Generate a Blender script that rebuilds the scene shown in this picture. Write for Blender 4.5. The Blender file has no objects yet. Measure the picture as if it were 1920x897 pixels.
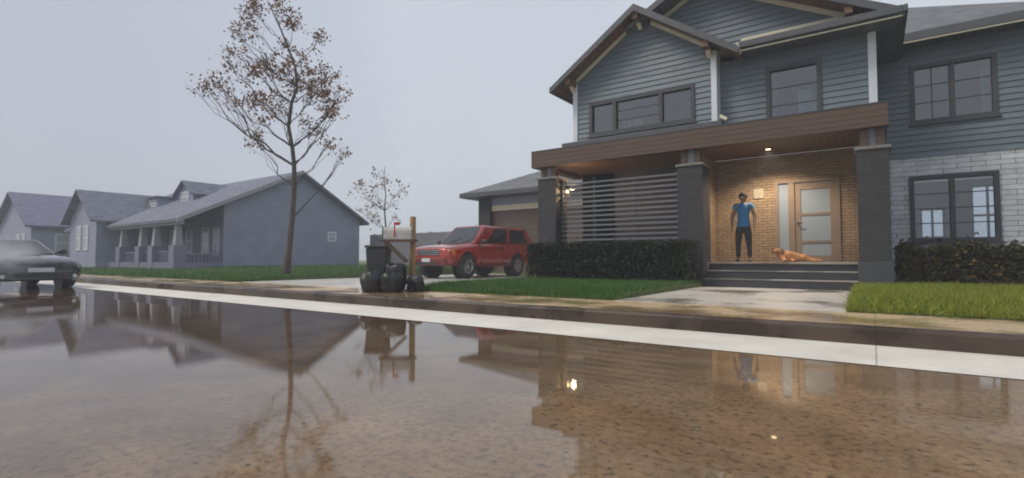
import bpy, bmesh, math, random
import numpy as np
from mathutils import Vector, Matrix, Euler
R = math.radians
random.seed(7); rng = np.random.default_rng(11)
SC = bpy.context.scene
COL = SC.collection

# ------------------------------------------------------------------ materials
def new_mat(name):
    m = bpy.data.materials.new(name); m.use_nodes = True
    nt = m.node_tree; b = nt.nodes['Principled BSDF']
    return m, nt, b

def N(nt, typ, **kw):
    n = nt.nodes.new(typ)
    for k, v in kw.items(): setattr(n, k, v)
    return n

def coords(nt, scale=(1, 1, 1), kind='Object'):
    tc = N(nt, 'ShaderNodeTexCoord'); mp = N(nt, 'ShaderNodeMapping')
    mp.inputs['Scale'].default_value = scale
    nt.links.new(tc.outputs[kind], mp.inputs['Vector'])
    return mp.outputs['Vector']

def world_pos(nt, scale=(1, 1, 1)):
    g = N(nt, 'ShaderNodeNewGeometry'); mp = N(nt, 'ShaderNodeMapping')
    mp.inputs['Scale'].default_value = scale
    nt.links.new(g.outputs['Position'], mp.inputs['Vector'])
    return mp.outputs['Vector']

def noise(nt, vec, scale, detail=4, rough=.55):
    n = N(nt, 'ShaderNodeTexNoise'); n.inputs['Scale'].default_value = scale
    n.inputs['Detail'].default_value = detail; n.inputs['Roughness'].default_value = rough
    nt.links.new(vec, n.inputs['Vector']); return n.outputs['Fac']

def ramp(nt, fac, stops):
    r = N(nt, 'ShaderNodeValToRGB'); el = r.color_ramp.elements
    while len(el) < len(stops): el.new(.5)
    for e, (p, c) in zip(el, stops):
        e.position = p
        e.color = (c, c, c, 1) if isinstance(c, (int, float)) else (*c, 1)
    nt.links.new(fac, r.inputs['Fac']); return r.outputs['Color']

def bump(nt, b, height, strength=.3, dist=.01):
    bp = N(nt, 'ShaderNodeBump'); bp.inputs['Strength'].default_value = strength
    bp.inputs['Distance'].default_value = dist
    nt.links.new(height, bp.inputs['Height']); nt.links.new(bp.outputs['Normal'], b.inputs['Normal'])

def mul(c, k): return tuple(min(1, x * k) for x in c)

def basic(name, c, rough=.5, var=.18, scale=3, metal=0, bmp=0, bscale=60, spec=.5, coat=0, stretch=(1, 1, 1)):
    m, nt, b = new_mat(name)
    v = coords(nt, stretch)
    f = noise(nt, v, scale, 6)
    col = ramp(nt, f, [(.3, mul(c, 1 - var)), (.7, mul(c, 1 + var))])
    nt.links.new(col, b.inputs['Base Color'])
    rr = ramp(nt, noise(nt, v, scale * 2.3, 5), [(.3, max(.02, rough - .1)), (.7, min(1, rough + .1))])
    nt.links.new(rr, b.inputs['Roughness'])
    b.inputs['Metallic'].default_value = metal
    b.inputs['Specular IOR Level'].default_value = spec
    b.inputs['Coat Weight'].default_value = coat; b.inputs['Coat Roughness'].default_value = .06
    if bmp: bump(nt, b, noise(nt, v, bscale, 5), bmp)
    return m

def brick_mat(name, c1, c2, mortar, bw=.22, bh=.072, msize=.008, rough=.75, strength=.6):
    m, nt, b = new_mat(name)
    tc = N(nt, 'ShaderNodeTexCoord'); sp = N(nt, 'ShaderNodeSeparateXYZ')
    nt.links.new(tc.outputs['Object'], sp.inputs[0])
    ad = N(nt, 'ShaderNodeMath', operation='ADD'); nt.links.new(sp.outputs['X'], ad.inputs[0]); nt.links.new(sp.outputs['Y'], ad.inputs[1])
    cb = N(nt, 'ShaderNodeCombineXYZ'); nt.links.new(ad.outputs[0], cb.inputs[0]); nt.links.new(sp.outputs['Z'], cb.inputs[1])
    br = N(nt, 'ShaderNodeTexBrick'); nt.links.new(cb.outputs[0], br.inputs['Vector'])
    br.inputs['Color1'].default_value = (*c1, 1); br.inputs['Color2'].default_value = (*c2, 1); br.inputs['Mortar'].default_value = (*mortar, 1)
    br.inputs['Scale'].default_value = 1; br.inputs['Mortar Size'].default_value = msize; br.inputs['Mortar Smooth'].default_value = .3
    br.inputs['Brick Width'].default_value = bw; br.inputs['Row Height'].default_value = bh
    nz = noise(nt, tc.outputs['Object'], 5, 6)
    mx = N(nt, 'ShaderNodeMix', data_type='RGBA', blend_type='MULTIPLY'); mx.inputs['Factor'].default_value = 1
    nt.links.new(br.outputs['Color'], mx.inputs['A']); nt.links.new(ramp(nt, nz, [(.3, .72), (.7, 1.0)]), mx.inputs['B'])
    nt.links.new(mx.outputs['Result'], b.inputs['Base Color'])
    b.inputs['Roughness'].default_value = rough
    inv = N(nt, 'ShaderNodeMath', operation='SUBTRACT'); inv.inputs[0].default_value = 1
    nt.links.new(br.outputs['Fac'], inv.inputs[1])
    a2 = N(nt, 'ShaderNodeMath', operation='MULTIPLY_ADD'); nt.links.new(noise(nt, tc.outputs['Object'], 45, 4), a2.inputs[0]); a2.inputs[1].default_value = .35
    nt.links.new(inv.outputs[0], a2.inputs[2])
    bump(nt, b, a2.outputs[0], strength, .012)
    return m

def leaf_mat(name, stops, rough=.55, trans=.25):
    m, nt, b = new_mat(name)
    g = N(nt, 'ShaderNodeNewGeometry')
    nz = noise(nt, g.outputs['Position'], 1.6, 3)
    mx = N(nt, 'ShaderNodeMath', operation='MULTIPLY_ADD'); mx.inputs[1].default_value = .65
    nt.links.new(g.outputs['Random Per Island'], mx.inputs[0])
    m2 = N(nt, 'ShaderNodeMath', operation='MULTIPLY'); m2.inputs[1].default_value = .35; nt.links.new(nz, m2.inputs[0])
    nt.links.new(m2.outputs[0], mx.inputs[2])
    c = ramp(nt, mx.outputs[0], stops)
    nt.links.new(c, b.inputs['Base Color']); b.inputs['Roughness'].default_value = rough
    b.inputs['Specular IOR Level'].default_value = .3
    tr = N(nt, 'ShaderNodeBsdfTranslucent'); nt.links.new(c, tr.inputs['Color'])
    ms = N(nt, 'ShaderNodeMixShader'); ms.inputs[0].default_value = trans
    nt.links.new(b.outputs[0], ms.inputs[1]); nt.links.new(tr.outputs[0], ms.inputs[2])
    nt.links.new(ms.outputs[0], nt.nodes['Material Output'].inputs['Surface'])
    return m

def glass_mat(name, tint=(.75, .8, .85), refl=1.0, rough=.02):
    m, nt, b = new_mat(name)
    fr = N(nt, 'ShaderNodeFresnel'); fr.inputs['IOR'].default_value = 1.5
    mu = N(nt, 'ShaderNodeMath', operation='MULTIPLY_ADD'); mu.use_clamp = True; mu.inputs[1].default_value = refl; mu.inputs[2].default_value = .085
    nt.links.new(fr.outputs[0], mu.inputs[0])
    tp = N(nt, 'ShaderNodeBsdfTransparent'); tp.inputs['Color'].default_value = (*tint, 1)
    gl = N(nt, 'ShaderNodeBsdfGlossy'); gl.inputs['Roughness'].default_value = rough
    ms = N(nt, 'ShaderNodeMixShader'); nt.links.new(mu.outputs[0], ms.inputs[0])
    nt.links.new(tp.outputs[0], ms.inputs[1]); nt.links.new(gl.outputs[0], ms.inputs[2])
    nt.links.new(ms.outputs[0], nt.nodes['Material Output'].inputs['Surface'])
    nt.nodes.remove(b)
    return m

def emit_mat(name, c, s):
    m, nt, b = new_mat(name)
    b.inputs['Base Color'].default_value = (*c, 1); b.inputs['Emission Color'].default_value = (*c, 1); b.inputs['Emission Strength'].default_value = s
    return m

def wet_asphalt():
    m, nt, b = new_mat('wet_asphalt')
    v = world_pos(nt)
    big = noise(nt, v, .22, 4, .5); mid = noise(nt, v, 2.2, 6, .6); fine = noise(nt, v, 26, 5, .7); grit = noise(nt, v, 150, 3, .7)
    base = ramp(nt, mid, [(.3, (.060, .038, .022)), (.5, (.110, .071, .041)), (.7, (.175, .114, .066))])
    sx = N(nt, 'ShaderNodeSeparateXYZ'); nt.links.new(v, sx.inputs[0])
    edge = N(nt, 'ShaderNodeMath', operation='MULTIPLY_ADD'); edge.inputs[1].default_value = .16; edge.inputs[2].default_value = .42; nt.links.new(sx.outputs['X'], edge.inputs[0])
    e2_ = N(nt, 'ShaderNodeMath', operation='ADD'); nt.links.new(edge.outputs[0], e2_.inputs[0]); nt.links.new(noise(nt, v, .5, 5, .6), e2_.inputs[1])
    tan_refl = ramp(nt, e2_.outputs[0], [(.25, 0), (1.0, 1)])       # tan reflection of the house painted into the base colour, stronger to the right
    msd = N(nt, 'ShaderNodeMix', data_type='RGBA'); nt.links.new(tan_refl, msd.inputs['Factor']); nt.links.new(base, msd.inputs['A'])
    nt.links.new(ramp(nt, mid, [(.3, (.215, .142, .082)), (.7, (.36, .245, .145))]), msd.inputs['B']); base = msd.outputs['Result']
    fl = ramp(nt, fine, [(.31, (.20, .18, .16)), (.43, (.72, .71, .70)), (.56, (1, 1, 1)), (.72, (1.0, .95, .88))])
    mx = N(nt, 'ShaderNodeMix', data_type='RGBA', blend_type='MULTIPLY'); mx.inputs['Factor'].default_value = .95
    nt.links.new(base, mx.inputs['A']); nt.links.new(fl, mx.inputs['B'])
    # debris: leaf litter flecks
    vo = N(nt, 'ShaderNodeTexVoronoi'); vo.inputs['Scale'].default_value = 3.2; nt.links.new(world_pos(nt, (1, 1.9, 1)), vo.inputs['Vector'])
    deb = ramp(nt, vo.outputs['Distance'], [(.035, .15), (.075, 1)])
    m3 = N(nt, 'ShaderNodeMix', data_type='RGBA', blend_type='MULTIPLY'); m3.inputs['Factor'].default_value = .7
    nt.links.new(mx.outputs['Result'], m3.inputs['A']); nt.links.new(deb, m3.inputs['B'])
    nt.links.new(m3.outputs['Result'], b.inputs['Base Color'])
    # puddle mask : smooth film vs damp grain
    pm = ramp(nt, big, [(.36, 0), (.58, 1)])
    ro = N(nt, 'ShaderNodeMix', data_type='FLOAT'); nt.links.new(pm, ro.inputs['Factor'])
    ro.inputs['A'].default_value = .004; ro.inputs['B'].default_value = .018
    nt.links.new(ro.outputs['Result'], b.inputs['Roughness'])
    b.inputs['IOR'].default_value = 1.52
    h = N(nt, 'ShaderNodeMix', data_type='FLOAT'); h.inputs['Factor'].default_value = .35
    nt.links.new(fine, h.inputs['A']); nt.links.new(grit, h.inputs['B'])
    bp = N(nt, 'ShaderNodeBump'); bp.inputs['Distance'].default_value = .0016
    st = N(nt, 'ShaderNodeMix', data_type='FLOAT'); nt.links.new(pm, st.inputs['Factor']); st.inputs['A'].default_value = .008; st.inputs['B'].default_value = .06
    nt.links.new(st.outputs['Result'], bp.inputs['Strength']); nt.links.new(h.outputs['Result'], bp.inputs['Height'])
    nt.links.new(bp.outputs['Normal'], b.inputs['Normal'])
    return m

def wet_concrete(name, c, wet=.5, r0=.06, r1=.5, scale=.9, joint=None, jaxis=0):
    m, nt, b = new_mat(name)
    v = world_pos(nt)
    n1 = noise(nt, v, 1.7, 6, .6); n2 = noise(nt, v, 30, 4, .65); n3 = noise(nt, v, scale, 5, .55)
    base = ramp(nt, n1, [(.25, mul(c, .82)), (.75, mul(c, 1.08))])
    wm = ramp(nt, n3, [(wet - .07, 1), (wet + .07, 0)])     # 1 = standing film
    mx = N(nt, 'ShaderNodeMix', data_type='RGBA', blend_type='MULTIPLY'); nt.links.new(ramp(nt, wm, [(0, 0.0), (1, 1.0)]), mx.inputs['Factor'])
    nt.links.new(base, mx.inputs['A']); mx.inputs['B'].default_value = (.55, .51, .46, 1)
    out = mx.outputs['Result']
    g2 = N(nt, 'ShaderNodeMix', data_type='RGBA', blend_type='MULTIPLY'); g2.inputs['Factor'].default_value = 1
    nt.links.new(out, g2.inputs['A']); nt.links.new(ramp(nt, n2, [(.3, .85), (.7, 1.0)]), g2.inputs['B']); out = g2.outputs['Result']
    if joint:
        sp = N(nt, 'ShaderNodeSeparateXYZ'); nt.links.new(v, sp.inputs[0])
        fr = N(nt, 'ShaderNodeMath', operation='PINGPONG'); fr.inputs[1].default_value = joint / 2; nt.links.new(sp.outputs[jaxis], fr.inputs[0])
        jr = ramp(nt, fr.outputs[0], [(.003, .5), (.008, 1)])
        g3 = N(nt, 'ShaderNodeMix', data_type='RGBA', blend_type='MULTIPLY'); g3.inputs['Factor'].default_value = 1
        nt.links.new(out, g3.inputs['A']); nt.links.new(jr, g3.inputs['B']); out = g3.outputs['Result']
    nt.links.new(out, b.inputs['Base Color'])
    nt.links.new(ramp(nt, wm, [(0, r1), (1, r0)]), b.inputs['Roughness'])
    bump(nt, b, n2, .12, .004)
    return m

def plank_mat(name, c, axis, width, rough=.55, grain=(1, 1, 1)):
    m, nt, b = new_mat(name)
    tc = N(nt, 'ShaderNodeTexCoord')
    sp = N(nt, 'ShaderNodeSeparateXYZ'); nt.links.new(tc.outputs['Object'], sp.inputs[0])
    pp = N(nt, 'ShaderNodeMath', operation='PINGPONG'); pp.inputs[1].default_value = width / 2; nt.links.new(sp.outputs[axis], pp.inputs[0])
    jr = ramp(nt, pp.outputs[0], [(.004, .35), (.012, 1)])
    f = noise(nt, coords(nt, grain), 4, 8, .65)
    base = ramp(nt, f, [(.25, mul(c, .65)), (.5, c), (.75, mul(c, 1.4))])
    mx = N(nt, 'ShaderNodeMix', data_type='RGBA', blend_type='MULTIPLY'); mx.inputs['Factor'].default_value = 1
    nt.links.new(base, mx.inputs['A']); nt.links.new(jr, mx.inputs['B'])
    nt.links.new(mx.outputs['Result'], b.inputs['Base Color']); b.inputs['Roughness'].default_value = rough
    bump(nt, b, f, .2, .006)
    return m

def shingle_mat(name, c):
    return brick_mat(name, mul(c, .8), mul(c, 1.2), mul(c, .45), bw=.3, bh=.12, msize=.006, rough=.7, strength=.5)

M = dict(
    siding=basic('blue_siding_paint', (.130, .168, .200), .5, .12, 2.2, bmp=.05, bscale=30, stretch=(.5, 1, 3)),
    trim_dark=basic('charcoal_trim_paint', (.048, .051, .062), .5, .12, 4),
    trim_white=basic('white_trim_paint', (.62, .66, .72), .5, .06, 3),
    cream=basic('cream_trim_paint', (.62, .58, .44), .55, .1, 4),
    shingle=shingle_mat('grey_shingles', (.16, .165, .18)),
    fascia=basic('dark_fascia_paint', (.075, .078, .09), .4, .12, 3),
    beam=plank_mat('stained_beam_wood', (.085, .050, .033), 2, .115, .5, (.6, 6, 9)),
    soffit=plank_mat('stained_soffit_wood', (.15, .085, .05), 0, .14, .5, (8, .6, 4)),
    dark_brick=brick_mat('dark_painted_brick', (.036, .036, .042), (.050, .049, .055), (.024, .024, .027)),
    warm_brick=brick_mat('tan_brick', (.36, .25, .155), (.45, .33, .21), (.18, .13, .085), strength=.8),
    pale_brick=brick_mat('pale_painted_block', (.64, .66, .70), (.76, .78, .82), (.19, .195, .21), bw=.46, bh=.108, msize=.006, strength=.7),
    stone=basic('cap_stone', (.17, .165, .16), .6, .15, 6, bmp=.15),
    glass=glass_mat('window_glass'),
    frosted=basic('frosted_door_glass', (.30, .36, .43), .18, .05, 1.2, spec=.6),
    door=basic('taupe_door_paint', (.27, .20, .15), .45, .1, 3),
    darkroom=basic('interior_plaster', (.26, .245, .25), .8, .08, 2),
    curtain=basic('pale_curtain_cloth', (.62, .64, .70), .9, .1, 5),
    screen=basic('grey_metal_slats', (.16, .165, .185), .4, .1, 5, metal=.3),
    concrete_step=basic('charcoal_riser_paint', (.030, .030, .036), .5, .15, 4),
    tread=wet_concrete('wet_tread_stone', (.36, .34, .31), .5, .12, .45),
    floor=wet_concrete('porch_floor_stone', (.30, .27, .23), .42, .12, .5),
    black=basic('black_metal', (.02, .02, .022), .4, .1, 8, metal=.4),
    chrome=basic('brushed_chrome', (.62, .62, .63), .2, .08, 6, metal=1),
    alloy=basic('wheel_alloy', (.55, .55, .56), .22, .1, 9, metal=1),
    rubber=basic('tyre_rubber', (.022, .022, .024), .7, .2, 20, bmp=.2),
    plastic=basic('black_plastic', (.028, .028, .031), .45, .1, 10),
    suv_paint=basic('red_car_paint', (.36, .022, .009), .3, .12, 2, coat=1),
    suv_lower=basic('maroon_lower_paint', (.16, .02, .014), .4, .12, 3, coat=.5),
    car_paint=basic('black_car_paint', (.018, .02, .024), .28, .15, 2, coat=1),
    car_glass=basic('tinted_car_glass', (.018, .021, .026), .06, .05, 3, spec=.9),
    lamp_lens=basic('headlight_lens', (.62, .64, .66), .1, .08, 12, spec=.8),
    amber=basic('amber_lens', (.55, .15, .02), .15, .08, 12),
    red_lens=basic('red_lens', (.4, .02, .02), .15, .08, 12),
    bark=basic('tree_bark', (.075, .06, .05), .85, .3, 12, bmp=.4, bscale=30, stretch=(1, 1, .3)),
    leaf_dry=leaf_mat('dry_autumn_leaves', [(.15, (.09, .05, .03)), (.45, (.20, .10, .045)), (.7, (.32, .16, .06)), (.9, (.22, .15, .075))]),
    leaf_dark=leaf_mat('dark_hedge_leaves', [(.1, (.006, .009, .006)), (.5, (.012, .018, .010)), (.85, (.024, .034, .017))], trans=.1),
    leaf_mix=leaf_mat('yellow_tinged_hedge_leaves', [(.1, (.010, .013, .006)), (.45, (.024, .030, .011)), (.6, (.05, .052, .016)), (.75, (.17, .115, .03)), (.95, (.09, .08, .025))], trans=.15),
    grass_a=leaf_mat('lush_grass', [(.1, (.12, .165, .02)), (.5, (.22, .275, .030)), (.9, (.37, .36, .055))], trans=.3),
    grass_b=leaf_mat('deep_green_grass', [(.1, (.040, .105, .024)), (.5, (.07, .16, .036)), (.9, (.12, .21, .05))], trans=.3),
    turf=basic('turf_thatch', (.085, .115, .03), .9, .3, 8, bmp=.4),
    soil=basic('wet_soil', (.05, .036, .025), .8, .3, 6, bmp=.4),
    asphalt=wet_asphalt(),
    gutter=wet_concrete('gutter_concrete', (.82, .785, .71), .28, .07, .45, .8, 3.2, 0),
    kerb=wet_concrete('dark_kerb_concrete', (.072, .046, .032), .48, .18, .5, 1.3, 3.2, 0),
    sidewalk=wet_concrete('wet_sidewalk_concrete', (.64, .48, .30), .50, .05, .3, .9, 1.6, 0),
    walk=wet_concrete('pale_walk_concrete', (.66, .62, .56), .43, .06, .35, .7, 1.5, 1),
    drive=wet_concrete('pale_driveway_concrete', (.76, .73, .68), .40, .05, .25, .5, 2.4, 1),
    far_wall=basic('haze_tinted_siding', (.255, .275, .37), .7, .1, 1.5),  # far-house colours down to far_trim: grey-blue haze put into the base colour
    far_dark=basic('haze_tinted_dark_paint', (.17, .18, .25), .7, .1, 1.5),
    far_roof=shingle_mat('haze_tinted_shingles', (.165, .18, .245)),
    far_roof_b=shingle_mat('haze_tinted_violet_shingles', (.16, .165, .26)),
    far_trim=basic('haze_tinted_trim', (.29, .29, .32), .6, .08, 2),
    far_white=basic('white_window_paint', (.62, .62, .66), .5, .05, 2),
    far_pane=basic('pale_sky_pane', (.35, .39, .45), .1, .05, 1, spec=.8),
    fence=plank_mat('weathered_fence_boards', (.20, .20, .23), 0, .15, .7, (6, 6, .6)),
    garage_door=plank_mat('brown_garage_door', (.11, .075, .055), 2, .45, .5, (.6, 5, 6)),
    mail_metal=basic('scuffed_galvanised_metal', (.44, .43, .40), .5, .22, 9, metal=.35),
    mail_dark=basic('grey_mailbox_door', (.13, .13, .125), .55, .2, 9, metal=.3),
    red_paint=basic('red_flag_paint', (.5, .03, .025), .45, .1, 9),
    post_wood=plank_mat('raw_post_wood', (.36, .23, .11), 0, .3, .7, (9, 9, .8)),
    brown_wood=plank_mat('brown_bracket_wood', (.105, .06, .04), 1, .4, .6, (1, 9, 9)),
    bag=basic('black_bin_bag_film', (.010, .010, .012), .42, .2, 14, bmp=.5, bscale=18),
    bin=basic('charcoal_bin_plastic', (.035, .035, .04), .5, .15, 8),
    skin=basic('skin', (.30, .18, .12), .65, .06, 12),
    hair=basic('dark_brown_hair', (.018, .012, .010), .85, .3, 40, stretch=(1, 1, .2)),
    blue_cloth=basic('bright_blue_knit', (.03, .19, .42), .8, .1, 30),
    trouser=basic('charcoal_trouser_cloth', (.022, .023, .030), .8, .15, 30),
    shoe=basic('grey_shoe_canvas', (.16, .15, .15), .6, .1, 20),
    eye=basic('dark_eye', (.015, .012, .01), .15, .05, 10),
    fur=basic('tan_fur', (.40, .18, .07), .8, .3, 9, bmp=.3, bscale=50),
    fur_dark=basic('brown_ear_fur', (.16, .065, .03), .8, .3, 9),
    plaque=basic('pale_plaque_stone', (.45, .40, .31), .6, .1, 9),
    ground=basic('muddy_ground', (.07, .075, .04), .9, .3, .6),
    lamp_glow=emit_mat('lit_lamp_glass', (1, .70, .36), 5),
)

# ------------------------------------------------------------------ mesh builder
class MB:
    def __init__(s): s.v = []; s.f = []
    def poly(s, pts):
        n = len(s.v); s.v += [tuple(p) for p in pts]; s.f.append(tuple(range(n, n + len(pts)))); return s
    def hexa(s, p):          # 8 points: bottom ring 0-3, top ring 4-7
        n = len(s.v); s.v += [tuple(q) for q in p]
        for f in ((0, 3, 2, 1), (4, 5, 6, 7), (0, 1, 5, 4), (1, 2, 6, 5), (2, 3, 7, 6), (3, 0, 4, 7)): s.f.append(tuple(n + i for i in f))
        return s
    def box(s, x0, x1, y0, y1, z0, z1):
        return s.hexa([(x0, y0, z0), (x1, y0, z0), (x1, y1, z0), (x0, y1, z0), (x0, y0, z1), (x1, y0, z1), (x1, y1, z1), (x0, y1, z1)])
    def prism(s, pts, d):    # planar polygon pts (3d) swept by vector d
        n = len(s.v); k = len(pts); d = Vector(d)
        s.v += [tuple(p) for p in pts] + [tuple(Vector(p) + d) for p in pts]
        s.f.append(tuple(range(n, n + k))[::-1]); s.f.append(tuple(range(n + k, n + 2 * k)))
        for i in range(k):
            j = (i + 1) % k; s.f.append((n + i, n + j, n + k + j, n + k + i))
        return s
    def bar(s, p, q, w, h, up=(0, 0, 1)):
        p = Vector(p); q = Vector(q); t = (q - p).normalized(); up = Vector(up)
        if abs(t.dot(up)) > .99: up = Vector((0, 1, 0))
        a = t.cross(up).normalized() * w / 2; b = a.cross(t).normalized() * h / 2
        return s.hexa([p - a - b, p + a - b, p + a + b, p - a + b, q - a - b, q + a - b, q + a + b, q - a + b])
    def tube(s, pts, radii, n=8, cap=True):
        pts = [Vector(p) for p in pts]; st = len(s.v); ref = None
        for i, p in enumerate(pts):
            t = (pts[min(i + 1, len(pts) - 1)] - pts[max(i - 1, 0)])
            t = t.normalized() if t.length > 1e-9 else Vector((0, 0, 1))
            if ref is None: ref = Vector((1, 0, 0)) if abs(t.x) < .9 else Vector((0, 1, 0))
            a = (ref - t * ref.dot(t)).normalized(); ref = a; b = t.cross(a)
            r = radii[i] if hasattr(radii, '__len__') else radii
            for k in range(n):
                an = 2 * math.pi * k / n; s.v.append(tuple(p + (a * math.cos(an) + b * math.sin(an)) * r))
        for i in range(len(pts) - 1):
            for k in range(n):
                k2 = (k + 1) % n; s.f.append((st + i * n + k, st + i * n + k2, st + (i + 1) * n + k2, st + (i + 1) * n + k))
        if cap:
            s.f.append(tuple(range(st, st + n))[::-1]); e = st + (len(pts) - 1) * n; s.f.append(tuple(range(e, e + n)))
        return s
    def lathe(s, prof, c, axis='z', n=24):   # prof: list of (radius, height)
        st = len(s.v); c = Vector(c)
        for r, h in prof:
            for k in range(n):
                a = 2 * math.pi * k / n; x, y = r * math.cos(a), r * math.sin(a)
                p = {'z': (x, y, h), 'y': (x, h, y), 'x': (h, x, y)}[axis]; s.v.append(tuple(c + Vector(p)))
        for i in range(len(prof) - 1):
            for k in range(n):
                k2 = (k + 1) % n; s.f.append((st + i * n + k, st + i * n + k2, st + (i + 1) * n + k2, st + (i + 1) * n + k))
        s.f.append(tuple(range(st, st + n))); e = st + (len(prof) - 1) * n; s.f.append(tuple(range(e, e + n)))
        return s
    def ball(s, c, r, nu=14, nv=10, fn=None):
        st = len(s.v); c = Vector(c); r = r if hasattr(r, '__len__') else (r, r, r)
        for i in range(nv + 1):
            th = math.pi * i / nv
            for k in range(nu):
                a = 2 * math.pi * k / nu
                d = Vector((math.sin(th) * math.cos(a), math.sin(th) * math.sin(a), math.cos(th)))
                q = 1 if fn is None else fn(d)
                s.v.append(tuple(c + Vector((d.x * r[0], d.y * r[1], d.z * r[2])) * q))
        for i in range(nv):
            for k in range(nu):
                k2 = (k + 1) % nu; s.f.append((st + i * nu + k, st + (i + 1) * nu + k, st + (i + 1) * nu + k2, st + i * nu + k2))
        return s
    def mesh_from(s, me, mw=Matrix()):
        n = len(s.v); s.v += [tuple(mw @ v.co) for v in me.vertices]; s.f += [tuple(n + i for i in p.vertices) for p in me.polygons]; return s
    def build(s, name, mat, parent=None, smooth=None, bevel=0, seg=2):
        me = bpy.data.meshes.new(name)
        off = Vector()
        q = parent
        while q is not None: off += q.location; q = q.parent
        me.from_pydata([tuple(Vector(p) - off) for p in s.v], [], s.f)
        bm = bmesh.new(); bm.from_mesh(me)
        bmesh.ops.remove_doubles(bm, verts=bm.verts, dist=1e-5)
        bmesh.ops.recalc_face_normals(bm, faces=bm.faces); bm.to_mesh(me); bm.free()
        if mat is not None: me.materials.append(mat)
        o = bpy.data.objects.new(name, me); COL.objects.link(o)
        if parent is not None: o.parent = parent
        if bevel:
            b = o.modifiers.new('bevel', 'BEVEL'); b.width = bevel; b.segments = seg; b.limit_method = 'ANGLE'; b.angle_limit = R(35)
        if smooth is not None:
            for p in me.polygons: p.use_smooth = True
            me.set_sharp_from_angle(angle=R(smooth))
        return o

def np_mesh(name, verts, k, mat, parent=None, off=(0, 0, 0)):
    """verts (n*k,3): n loose faces of k corners each."""
    n = len(verts) // k; me = bpy.data.meshes.new(name)
    me.vertices.add(len(verts)); me.vertices.foreach_set('co', (verts - np.array(off)).astype(np.float32).ravel())
    me.loops.add(n * k); me.loops.foreach_set('vertex_index', np.arange(n * k, dtype=np.int32))
    me.polygons.add(n); me.polygons.foreach_set('loop_start', np.arange(0, n * k, k, dtype=np.int32))
    me.update(calc_edges=True); me.validate()
    me.materials.append(mat)
    o = bpy.data.objects.new(name, me); COL.objects.link(o)
    if parent is not None: o.parent = parent
    return o

def thing(name, label, cat, loc=(0, 0, 0), group=None):
    o = bpy.data.objects.new(name, None); COL.objects.link(o); o.location = loc; o.empty_display_size = .1
    o['label'] = label; o['category'] = cat
    if group: o['group'] = group
    return o
def tag(o, label=None, cat=None, group=None, kind=None):
    if label: o['label'] = label
    if cat: o['category'] = cat
    if group: o['group'] = group
    if kind: o['kind'] = kind
    return o
def struct(o): o['kind'] = 'structure'; return o

# ------------------------------------------------------------------ ground
def grid_sheet(name, xs, ys, zf, mat):
    mb = MB(); nx, ny = len(xs), len(ys)
    mb.v = [(x, y, zf(x, y)) for y in ys for x in xs]
    mb.f = [(j * nx + i, j * nx + i + 1, (j + 1) * nx + i + 1, (j + 1) * nx + i) for j in range(ny - 1) for i in range(nx - 1)]
    rim = [(x, ys[0]) for x in xs] + [(xs[-1], y) for y in ys[1:]] + [(x, ys[-1]) for x in xs[::-1][1:]] + [(xs[0], y) for y in ys[::-1][1:]]
    for (xa, ya), (xb, yb) in zip(rim[:-1], rim[1:]): mb.poly([(xa, ya, zf(xa, ya)), (xb, yb, zf(xb, yb)), (xb, yb, -.01), (xa, ya, -.01)])
    return struct(mb.build(name, mat, smooth=40))

struct(MB().poly([(-600, -500, -.03), (500, -500, -.03), (500, 700, -.03), (-600, 700, -.03)]).build('ground', M['ground']))
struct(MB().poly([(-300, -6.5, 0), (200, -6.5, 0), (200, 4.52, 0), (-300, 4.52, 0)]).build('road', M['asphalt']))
struct(MB().poly([(-300, 4.52, .004), (200, 4.52, .004), (200, 5.575, .004), (-300, 5.575, .004)]).build('gutter', M['gutter']))
def kerb(name, y0, y1):
    n = 1 if y1 > y0 else -1
    prof = [(-300, y0, -.02), (-300, y0 + .012 * n, .135), (-300, y0 + .035 * n, .158), (-300, y1, .16), (-300, y1, -.02)]
    return struct(MB().prism(prof, (500, 0, 0)).build(name, M['kerb']))
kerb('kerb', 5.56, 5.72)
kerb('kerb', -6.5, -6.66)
struct(MB().box(-300, 200, 5.722, 7.02, -.02, .158).build('sidewalk', M['sidewalk']))
struct(MB().box(-300, 200, -8.4, -6.662, -.02, .158).build('sidewalk', M['sidewalk']))
struct(MB().box(-300, 200, -120, -8.402, -.02, .17).build('lawn_bed', M['ground']))
struct(MB().box(-3.12, -.27, 7.022, 12.4, -.02, .165).build('walkway', M['walk']))
struct(MB().prism([(-13.748, 7.022, -.02), (-7.552, 7.022, -.02), (-7.552, 17.05, -.02), (-13.748, 17.05, -.02)], (0, 0, .19)).build('driveway', M['drive']))
def sstep(t): t = max(0, min(1, t)); return t * t * (3 - 2 * t)
def zl(x, y): return .175 + .07 * sstep((y - 7) / .9)              # near lawns
def zfar(x, y): return .175 + .06 * sstep((y - 7) / 1.2) + .14 * sstep((y - 8) / 6)
lin = lambda a, b, n: [a + (b - a) * i / (n - 1) for i in range(n)]
def lawn_bed(xs, ys, zf): 
    o = grid_sheet('lawn_bed', xs, ys, zf, M['turf']); return o
lawn_bed(lin(-.26, 40, 30), lin(7.024, 16, 20) + [60, 160], zl)
lawn_bed(lin(-7.55, -3.13, 16), lin(7.024, 12.6, 16), zl)
lawn_bed(lin(-150, -13.75, 60), lin(7.024, 15, 24) + [18, 25, 60, 160], zfar)
lawn_bed(lin(-13.74, -.27, 10), [17.06, 25, 60, 160], lambda x, y: .26)

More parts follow.
